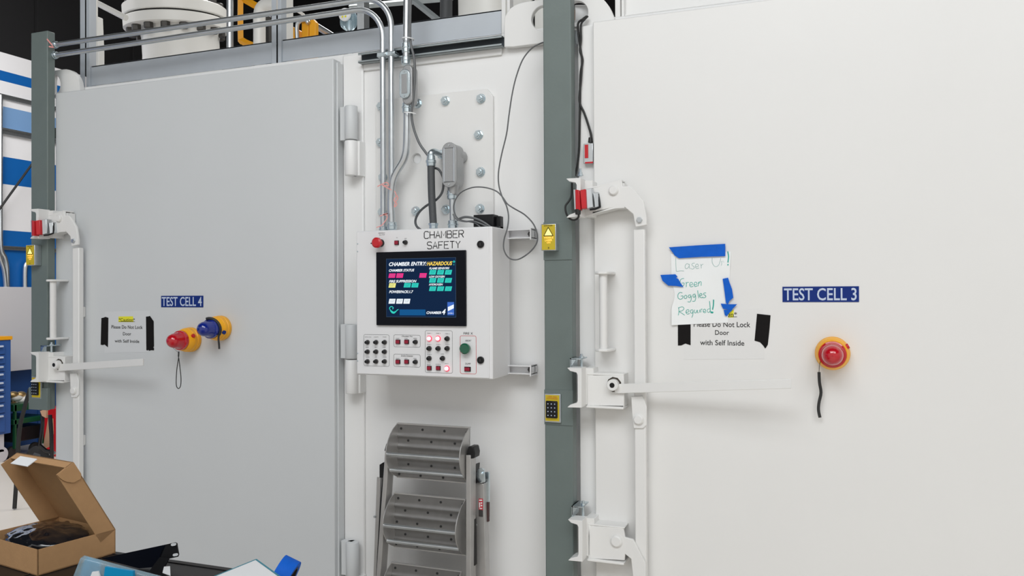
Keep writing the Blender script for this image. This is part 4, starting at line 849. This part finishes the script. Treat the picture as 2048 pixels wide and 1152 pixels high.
m = M(); m.box(P(1018, 20, .35).x, P(1062, 20, .35).x, .35, .37, 2.6, 3.4); m.box(P(1066, 20, .3).x, P(1090, 20, .3).x, .32, .34, 2.6, 3.4); O('white_cabinet', m, PIPEW, label='white sheet metal housing seen behind the lug left of the pillar', cat='housing', bev=.002)
# ================================================================ LADDER
def zA_(x, y): return (700+x/3.469, 820+y/3.469)
def A_(x, y, Y): return P(*zA_(x, y), Y)
ld = T('step_ladder', A_(560, 1150, -.1)*1, 'folded grey metal step ladder leaning on the wall under the control cabinet', 'ladder'); ld.location = (A_(520, 600, -.1).x, -.1, 0)
def rail_(xt, yt, xb, yb, w_, Y0, Y1, mt=LADM, name='front_rail'):
    a = A_(xt, yt, Y0); b = A_(xb, yb, Y0); wd = A_(xt+w_, yt, Y0).x-a.x; k = (a.z-0.0)/(a.z-b.z); bx = a.x+(b.x-a.x)*k
    m = M(); t = .004
    for ya_, yb_2 in ((Y0, Y0+t), (Y1-t, Y1)): m.prism([V((a.x, ya_, a.z)), V((a.x+wd, ya_, a.z)), V((bx+wd, ya_, .03)), V((bx, ya_, .03))], (0, yb_2-ya_, 0))
    m.prism([V((a.x+wd-t, Y0+t, a.z)), V((a.x+wd, Y0+t, a.z)), V((bx+wd, Y0+t, .03)), V((bx+wd-t, Y0+t, .03))], (0, Y1-Y0-2*t, 0))
    o = O(name, m, mt, ld, bev=.001); m = M(); m.box(bx-.006, bx+wd+.006, Y0-.006, Y1+.006, 0, .05); O('rubber_foot', m, RUBBER, o, bev=.004); return o
rail_(243, 285, 184, 1150, 27, -.13, -.08); rail_(805, 313, 805, 1150, 30, -.13, -.08)
r3 = rail_(186, 465, 163, 1150, 26, -.06, -.03, name='rear_rail'); r4 = rail_(858, 508, 872, 1150, 68, -.06, -.02, name='rear_rail')
m = M(); m.prism([A_(*q, -.1) for q in ((205, 380), (228, 365), (234, 470), (205, 470))], (0, .05, 0)); m.prism([A_(*q, -.075) for q in ((226, 460), (245, 470), (220, 900), (190, 1150), (180, 1150), (205, 700))], (0, .03, 0)); O('spreader', m, BLACK, ld)
m = M(); m.prism([A_(*q, -.125) for q in ((236, 285), (250, 232), (285, 228), (286, 262), (272, 290))], (0, .05, 0)); O('end_cap', m, BLACK, ld, bev=.003)
m = M(); m.prism([A_(*q, -.125) for q in ((806, 308), (820, 254), (856, 256), (866, 300), (862, 335), (836, 340), (836, 312))], (0, .05, 0)); O('end_cap', m, BLACK, ld, bev=.003)
m = M(); m.prism([A_(*q, -.08) for q in ((860, 262), (878, 256), (870, 300), (860, 345))], (0, .03, 0)); O('latch_tab', m, GALV, ld)
m = M(); m.prism([A_(*q, -.075) for q in ((858, 380), (872, 378), (868, 420), (876, 470), (900, 505), (858, 510))], (0, .04, 0)); m.prism([A_(*q, -.095) for q in ((852, 690), (846, 760), (855, 1080), (866, 1080), (862, 760))], (0, .02, 0)); O('hinge_block', m, BLACK, ld)
m = M(); m.prism([A_(*q, -.065) for q in ((876, 440), (884, 412), (906, 402), (932, 412), (936, 500), (908, 508), (884, 490))], (0, .006, 0)); m.lathe(A_(918, 440, -.065), (0, -1, 0), [(0, .006), (.012, .005)], 10); m.prism([A_(*q, -.03) for q in ((934, 432), (963, 430), (963, 640), (940, 640))], (0, .012, 0)); O('hinge_plate', m, ZINC, ld, bev=.001)
m = M(); m.prism([A_(*q, -.032) for q in ((940, 640), (961, 640), (960, 776), (940, 776))], (0, .012, 0)); O('maroon_label', m, mat('maroon_label', (.06, .02, .02), .5), ld)
m = M(); m.prism([A_(*q, -.062) for q in ((893, 615), (921, 616), (921, 695), (893, 690))], (0, .001, 0)); O('warning_sticker', m, mat('sticker_red', (.6, .03, .05), .5), ld)
m = M(); m.prism([A_(*q, -.062) for q in ((893, 692), (921, 697), (921, 742), (893, 738))], (0, .001, 0)); O('grey_sticker', m, KEYG, ld)
m = M()
for (a, b, c, d) in ((897, 622, 917, 630), (897, 640, 903, 676), (908, 640, 917, 650), (908, 658, 917, 668), (899, 680, 917, 686)): m.prism([A_(*q, -.063) for q in ((a, b), (c, b), (c, d), (a, d))], (0, -.0006, 0))
O('sticker_marks', m, PAPER, ld)
for x, y in ((172, 740), (872, 797)): m = M(); m.lathe(A_(x, y, -.063), (0, -1, 0), [(0, .006), (.003, .005)], 12); O('rivet', m, GALV, ld)
def tread(dx, dy, big=1.0, left=(300, 320), dxr=0):
    Q = lambda x, y, Y: A_(x+dx, y+dy, Y)
    xl, xr = Q(322, 300, -.09).x, Q(828+dxr, 300, -.09).x; ztp, zbt = Q(570, 113, -.09).z, Q(560, 483, -.09).z
    # corrugated panel
    m = M(); n = 48; prof = []
    for i in range(n+1):
        v_ = i/n; d_ = 0
        for c_ in (.22, .42, .64, .86): d_ += .006*math.exp(-((v_-c_)/.035)**2)
        prof.append((ztp+(zbt-ztp)*v_, -.085-d_))
    m.prism([V((xl, y, z)) for z, y in prof]+[V((xl, y+.003, z)) for z, y in prof[::-1]], (xr-xl, 0, 0)); t = O('tread', m, LADP, ld, ang=60)
    for s_, xx in ((0, xl), (1, xr)):
        m = M(); pf = [V((xx, -.09-.085*math.sin(math.pi*min(1, max(0, k/14)))**.7, ztp+(zbt-ztp)*k/14)) for k in range(15)]
        m.prism(pf+[V((xx, -.082, zbt)), V((xx, -.082, ztp))], (.003 if s_ == 0 else -.003, 0, 0)); O('side_plate', m, LADM, t)
    for yy in (.50, .82):
        zz_ = ztp+(zbt-ztp)*yy; Yr = -.165 if yy < .6 else -.14
        m = M(); m.cyl((xl+.001, Yr, zz_), (xr-.001, Yr, zz_), .0075, n=16); O('rod', m, GALV, t)
    m = M()
    for r_, (v_, xs_) in enumerate(((.08, (.06, .36, .66, .96)), (.30, (.16, .48, .80)), (.53, (.04, .33, .66)), (.75, (.16, .48, .80)), (.95, (.03, .33, .64)))):
        if r_ == 2 and dy < 300: continue
        for u_ in xs_: m.lathe((xl+(xr-xl)*u_, -.0855, ztp+(zbt-ztp)*v_), (0, -1, 0), [(0, .0048), (.0015, .0045), (.0015, .003)], 10)
    O('drain_hole', m, SLOTD, t); o = t; o.modifiers.clear()
    for q in (ztp, zbt-.004): m = M(); m.box(xl, xr, -.088, -.075, q, q+.004); O('lip', m, LADM, t)
tread(0, 0); tread(-20, 492, dxr=-8); tread(-40, 984, dxr=-16); tread(-60, 1476, dxr=-24)
# ================================================================ LEFT BACKGROUND
WX = -8.1
m = M(); a = PX(63, 660, -8.0); a0 = PX(-40, 660, -8.0); zt2, zb2_ = PX(30, 574, -8.0).z, PX(30, 742, -8.0).z
m.box(-8.08, -8.0, a0.y, PX(78, 660, -8.0).y, zb2_, zt2); O('grey_enclosure', m, GREYBD, label='plain pale grey enclosure on the striped wall left of the pillar', cat='enclosure', bev=.005)
for i, (q, lb_) in enumerate((([(1, 190), (1, 400), (2, 492), (10, 515), (14, 535), (15, 575)], 'grey wall conduit at the picture edge bending in toward the enclosure, right of two'), ([(-8, 480), (0, 515), (8, 540), (12, 576)], 'grey wall conduit ending on the enclosure at the picture edge, left of two'), ([(60, 520), (52, 530), (50, 545), (50, 575)], 'short bent silver conduit entering the enclosure beside the laser sign'))):
    m = M(); m.tube([PX(x, y, -8.05) for x, y in q], .022, 10, smooth=4); O('conduit', m, GALV, label=lb_, cat='conduit')
m = M(); m.tube([PX(-6, 425, -7.9), PX(70, 320, -7.9)], .012, 8); O('cable', m, RUBBER, label='black cable slanting across the striped wall at far left', cat='cable')
# tool cabinet
tcx = -7.45; yR = PX(22, 760, tcx).y; zT = PX(10, 680, tcx).z; zB = PX(10, 868, tcx).z
tc_ = T('tool_cabinet', (tcx-.25, yR-.5, 0), 'blue rolling tool cabinet with orange top and pale drawer handles at far left', 'tool cabinet')
m = M(); m.box(tcx-.5, tcx, yR-1.1, yR, zB, zT); O('body', m, TOOLB, tc_, bev=.006)
m = M(); m.box(tcx-.5, tcx+.01, yR-1.1, yR+.01, zT, zT+.035); O('top', m, ORANGE, tc_, bev=.004)
hy = [692, 714, 733, 748, 765, 779, 792, 810, 831]; hz = [PX(8, y, tcx).z for y in hy]+[zB]
for i in range(9):
    zu, zd = hz[i]+.02, hz[i+1]+.025 if i < 8 else zB+.02
    m = M(); m.box(tcx, tcx+.012, yR-1.05, yR-.07, zd+.004, zu); d_ = O('drawer', m, TOOLB, tc_, bev=.002)
    m = M(); m.box(tcx+.012, tcx+.035, yR-1.0, yR-.10, zu-.03, zu-.012); O('handle', m, SIGNT, d_, bev=.004)
for yy in (yR-.08, yR-1.0):
    m = M(); m.lathe((tcx-.06, yy, .075), (1, 0, 0), [(-.03, .05), (-.028, .075), (.028, .075), (.03, .05)], 24); m.box(tcx-.09, tcx-.03, yy-.03, yy+.03, .10, zB); O('caster', m, GREYBD, tc_)
# green service cart
gy0, gy1 = 3.9, 4.9; gx = -7.5
g0 = PX(22, 810, gx); g1 = PX(95, 815, gx)
gc = T('service_cart', (gx, (g0.y+g1.y)/2, 0), 'dark green shelf cart with brass fittings on top, between cabinet and pillar', 'cart')
for (ya_, yb_2) in ((808, 822), (838, 848)):
    zu, zd = PX(40, ya_, gx).z, PX(40, yb_2, gx).z; m = M(); m.box(gx-.45, gx, g0.y+.03, g1.y, zd, zu); O('shelf', m, GREEN, gc, bev=.005)
zc2 = PX(40, 884, gx).z
for yy in (g0.y+.04, g1.y-.05): m = M(); m.box(gx-.03, gx, yy, yy+.02, .1, PX(40, 808, gx).z); O('upright', m, GREEN, gc)
m = M(); m.box(gx-.45, gx-.02, g0.y+.04, g1.y-.02, max(.05, zc2), PX(40, 856, gx).z); O('base_bin', m, BLACK, gc, bev=.01)
for yy in (g0.y+.05, g1.y-.1): m = M(); m.lathe((gx-.05, yy, .06), (1, 0, 0), [(-.02, .06), (.02, .06)], 20); O('wheel', m, RUBBER, gc)
br = T('brass_manifold', PX(35, 806, gx-.15), 'cluster of brass and white valve fittings on the green cart', 'fittings')
for i, (x, y, r, mt, nm) in enumerate(((26, 789, .045, BRASS, 'brass_knob'), (41, 789, .045, BRASS, 'brass_knob'), (33, 796, .05, PIPEW, 'white_valve'), (44, 800, .05, PIPEW, 'white_valve'), (54, 798, .075, PIPEW, 'white_elbow'), (27, 808, .03, BRASS, 'brass_elbow'))):
    m = M(); p = PX(x, y, gx-.15); m.sphere(p, r, 16, sc=(1, 1.3, .7)); m.cyl(p, p-V((0, 0, .07)), r*.35, n=10); O(nm, m, mt, br)
# red cabinet and hand truck
p0, p1 = PD(87, 815, 8.3), PD(140, 815, 8.3)
m = M(); m.box(p0.x, p1.x, p0.y, p0.y+.35, 0, p0.z); O('red_cabinet', m, RED, label='glossy red cabinet side showing below the left pillar', cat='cabinet', bev=.01)
ht = T('hand_truck', PD(78, 935, 7.6), 'black hand truck with large wheel and tan board, parked below the left pillar', 'hand truck')
c = PD(76, 914, 7.6); m = M(); ax = V((.35, -.93, 0)); m.lathe(c, ax, [(-.03, .055), (-.029, .078), (-.022, .1), (0, .104), (.022, .1), (.029, .078), (.03, .055)], 32); w_ = O('wheel', m, RUBBER, ht)
m = M(); m.lathe(c, ax, [(-.012, .07), (.025, .07), (.036, .025)], 5); m.lathe(c, ax, [(-.035, .02), (.045, .02)], 16); O('hub', m, HOSE, w_)
m = M(); m.tube([PD(84, 812, 7.6), PD(85, 850, 7.6), PD(81, 880, 7.6), PD(76, 914, 7.6)], .017, 8, smooth=3); m.tube([PD(100, 830, 7.5), PD(103, 870, 7.5), PD(104, 925, 7.5)], .017, 8); m.tube([PD(80, 892, 7.55), PD(92, 902, 7.55), PD(106, 905, 7.55)], .02, 8); O('frame', m, GLOSSK, ht)
m = M(); m.prism([PD(x, y, 7.7) for x, y in ((96, 836), (103, 838), (104, 868), (98, 893), (89, 897), (87, 888), (92, 862))], (0, .02, 0)); O('tan_board', m, TAN, ht)
m = M(); m.prism([PD(x, y, 7.6) for x, y in ((95, 905), (103, 903), (106, 908), (98, 911))], (.02, .02, 0)); O('toe_plate', m, GALV, ht)
tube_thing('black_pole', [PD(60, 778, 6.2), PD(50, 812, 6.2), PD(39, 860, 6.2), PD(34, 942, 6.2), PD(29, 1017, 6.2)], .0145, RUBBER, 'black curved pole leaning in front of the green cart', 'pole', 10, 4)
m = M(); m.prism([PD(x, y, 7.5) for x, y in ((80, 822), (92, 818), (92, 836), (84, 832))], (0, .02, 0)); O('tan_offcut', m, TAN, ht)
# ================================================================ FOREGROUND CART AND WHAT LIES ON IT
ZT = .9
yb3 = PZ(400, 1126, ZT).y; xl3 = -3.0
cartx1 = PZ(640, 1160, ZT).x
tb = T('work_cart', (-1.9, yb3-.3, 0), 'black topped cart in the foreground holding boxes and brackets', 'cart')
m = M(); m.box(-2.75, cartx1, yb3-.75, yb3, ZT-.03, ZT); O('top', m, BLACK, tb, bev=.004)
for xx in (-2.7, cartx1-.05):
    for yy in (yb3-.72, yb3-.05): m = M(); m.box(xx, xx+.04, yy, yy+.04, 0, ZT-.03); O('leg', m, BLACK, tb)
m = M(); m.box(-2.7, cartx1-.02, yb3-.72, yb3-.03, .28, .3); O('shelf', m, BLACK, tb)
# cardboard box with open lid
hb = .065; Fp = PZ(75, 1153, ZT); Rb = PZ(231, 1107, ZT); e1 = (Rb-Fp); La = e1.length; e1.normalize(); e2 = UP.cross(e1); Lb = .262; Fp = V((Fp.x, Fp.y, ZT+.001))
bx_ = T('cardboard_box', Fp+e1*La/2+e2*Lb/2, 'open brown cardboard box with raised lid at the lower left', 'box'); th_ = .003
m = M(); m.obox(Fp, e1*La, e2*Lb, UP*th_)
m.obox(Fp, e1*La, e2*th_, UP*hb); m.obox(Fp+e2*(Lb-th_), e1*La, e2*th_, UP*hb); m.obox(Fp+e1*(La-th_), e1*th_, e2*Lb, UP*hb); m.obox(Fp, e1*th_, e2*Lb, UP*hb)
O('tray', m, CARD, bx_, smooth=False)
hp = Fp+e1*La+UP*hb       # hinge corner R top
d = ray(146, 924); nn = e1.cross(UP); t_ = (hp-CAM).dot(nn)/d.dot(nn); Tp = CAM+d*t_; dv = (Tp-hp); ang_ = math.atan2(dv.dot(UP), dv.dot(-e1)); print('LID', dv.length, La, math.degrees(ang_))
Ld = min(max(dv.length, .15), .26); l1 = (-e1*math.cos(ang_)+UP*math.sin(ang_)); ln = UP*math.cos(ang_)+e1*math.sin(ang_)   # ln outward normal of lid
hf = .05
m = M(); m.obox(hp, l1*Ld, e2*Lb, ln*-th_); m.obox(hp, l1*Ld, e2*th_, ln*-hf); m.obox(hp+e2*(Lb-th_), l1*Ld, e2*th_, ln*-hf)
O('lid', m, CARD, bx_, smooth=False)
m = M(); m.obox(hp+l1*(Ld-th_), l1*th_, e2*Lb, ln*-(hf*.45)); O('tuck_flap', m, CARD, bx_)
m = M(); earp = [hp+l1*Ld-e2*.001]+[hp+l1*(Ld-.0)-ln*.05-e2*.001]+[hp+l1*(Ld-.02*k)-ln*(.05-.004*k*k)-e2*.002 for k in (0.5, 1, 1.5)]+[hp+l1*(Ld-.045)-ln*.028-e2*.002, hp+l1*(Ld-.05)-ln*.008-e2*.002, hp+l1*(Ld-.04)-e2*.002]
m.prism(earp, -e2*.002); O('tuck_ear', m, CARD, bx_)
m = M(); q0 = hp+l1*(Ld+.0005)+e2*(Lb*.55)-ln*.012; m.obox(q0, l1*.002, e2*.08, -ln*.03); O('torn_tape', m, PAPER, bx_)
# black bag
bgc = Fp+e1*La*.48+e2*Lb*.5+UP*.052
m = M(); 
def wr(p): return 1+.10*noise.noise(p*2.2)+.10*abs(noise.noise(p*5))
m.sphere((0, 0, 0), 1, 64, fn=wr); ex = e1*La*.44; ey = e2*Lb*.46
m.v = [bgc+ex*p.x+ey*p.y+UP*(p.z*.030+.004*noise.noise(V((p.x*6, p.y*6, 3)))+.012*p.y*0) for p in m.v]
O('plastic_bag', m, BAG, label='glossy black plastic bag bulging inside the open cardboard box', cat='bag', ang=80)
# bracket, tray, package, carton, tape roll
def zF(x, y): return (x/3.2, 840+y/3.2)
def FD(x, y, d): return PD(*zF(x, y), d)
d0 = 2.12
rk = T('rack_bracket', FD(900, 940, d0), 'black metal rack bracket with slotted ear resting on the cart', 'bracket')
nrm = V((.1, .98, 0)).normalized()*.003
def ringear():
    m = M(); o_ = [FD(x, y, d0) for x, y in ((1050, 800), (1118, 784), (1130, 790), (1136, 830), (1142, 862), (1136, 876), (1075, 890), (1010, 905))]
    m.prism(o_, nrm); return m
O('ear', ringear(), BLACK, rk)
m = M(); m.prism([FD(x, y, d0) for x, y in ((645, 886), (1062, 797), (1000, 940), (890, 950))], nrm); O('side_panel', m, BEZEL, rk)
m = M(); m.prism([FD(x, y, d0-.01) for x, y in ((1020, 880), (1080, 888), (1040, 965), (985, 998), (960, 960))], nrm); O('gusset', m, BLACK, rk)
for x, y in ((1110, 797), (1122, 863)):
    m = M(); c = FD(x, y, d0-.004); ax_ = (rt*.97+uu*.12).normalized(); up_ = uu
    m.prism([c+ax_*(.0085*math.cos(t_)+(.004 if math.cos(t_) > 0 else -.004))*.55+up_*.0036*math.sin(t_) for t_ in [i*math.pi/8 for i in range(16)]], nrm*.3); O('slot', m, WHITE4, rk)
tr = T('equipment_tray', PZ(400, 1135, ZT), 'black tray with raised rim at the back of the cart', 'tray')
p0, p1 = PD(*zF(1060, 903), 2.2), PD(*zF(1480, 941), 2.2); yy = yb3-.02
m = M(); q0 = P(332, 1121, yy); q1 = P(470, 1134, yy); m.box(q0.x-.25, q1.x+.03, yy-.006, yy, ZT, q0.z); m.box(q0.x-.25, q0.x-.244, yy-.4, yy, ZT, q0.z); m.box(q1.x+.024, q1.x+.03, yy-.4, yy, ZT, q0.z-.005); O('rim', m, BLACK, tr, bev=.002)
m = M(); m.prism([PZ(x, y, ZT+.012) for x, y in ((328, 1134), (340, 1133), (341, 1152), (325, 1146))], (0, 0, .001)); O('paper_slip', m, PAPER, label='small white paper slip beside the black bracket', cat='paper')
bp = T('blister_pack', PD(210, 1150, 1.85), 'clear plastic package with bright blue insert lying across the cart', 'package')
m = M(); dd = 1.93
m.prism([FD(x, y, dd) for x, y in ((540, 863), (640, 890), (860, 950), (1090, 1010), (1060, 1100), (460, 1100), (490, 990))], (0, -.012, -.004)); O('shell', m, CLEAR, bp, bev=.002)
m = M(); m.prism([FD(x, y, dd-.02) for x, y in ((672, 940), (850, 968), (858, 1100), (650, 1100))], (0, .006, 0)); O('blue_insert', m, CYAN, bp)
m = M(); m.prism([FD(x, y, dd+.012) for x, y in ((548, 880), (640, 915), (630, 1100), (480, 1100))], (0, .004, 0)); O('blue_card', m, CYAN, bp)
m = M(); m.prism([FD(x, y, dd-.02) for x, y in ((590, 972), (628, 968), (640, 1010), (575, 1010))], (0, .003, 0)); O('white_tab', m, PAPER, bp)
# white carton with teal sides
ZC = ZT+.075; c0, c1, c2 = PZ(*zF(1642, 886), ZC), PZ(*zF(1806, 1004), ZC), PZ(*zF(1360, 1000), ZC)
wc = T('white_carton', (c0.x, c0.y-.05, ZT), 'white topped carton with teal sides on the cart', 'carton')
u1, u2 = c1-c0, c2-c0
m = M(); m.obox(c0+V((0, 0, -.03)), u1*1.3, u2*1.1, V((0, 0, .0298))); O('carton_body', m, TEAL, wc, bev=.001)
m = M(); m.obox(c0+u1*.06+u2*.06, u1*1.15, u2*.95, V((0, 0, .001))); O('white_top', m, PAPER, wc)
m = M(); m.obox(V((c0.x, c0.y, ZT))+u1*.05+u2*.05, u1*1.1, u2*1.0, V((0, 0, ZC-ZT-.03))); O('lower_box', m, BLACK, wc)
# blue tape roll
q = FD(1818, 1002, 2.05); axr = (rt*.90-uu*.42-fw*.06).normalized(); rr_ = .047
m = M(); L_ = .040
m.lathe(q-axr*L_/2, axr, [(0, rr_-.012), (.0, rr_), (L_, rr_), (L_, rr_-.012), (L_-.002, rr_-.014), (.002, rr_-.014)], 48, cap=False)
tr2 = T('tape_roll', (q.x, q.y, q.z-rr_), 'roll of blue masking tape on the cart beside the white carton', 'tape roll'); O('tape', m, BTAPE, tr2)
m = M(); m.lathe(q-axr*L_/2, axr, [(0, rr_-.014), (L_, rr_-.014), (L_, rr_-.017), (0, rr_-.017)], 48, cap=False); O('core', m, KEYG, tr2)
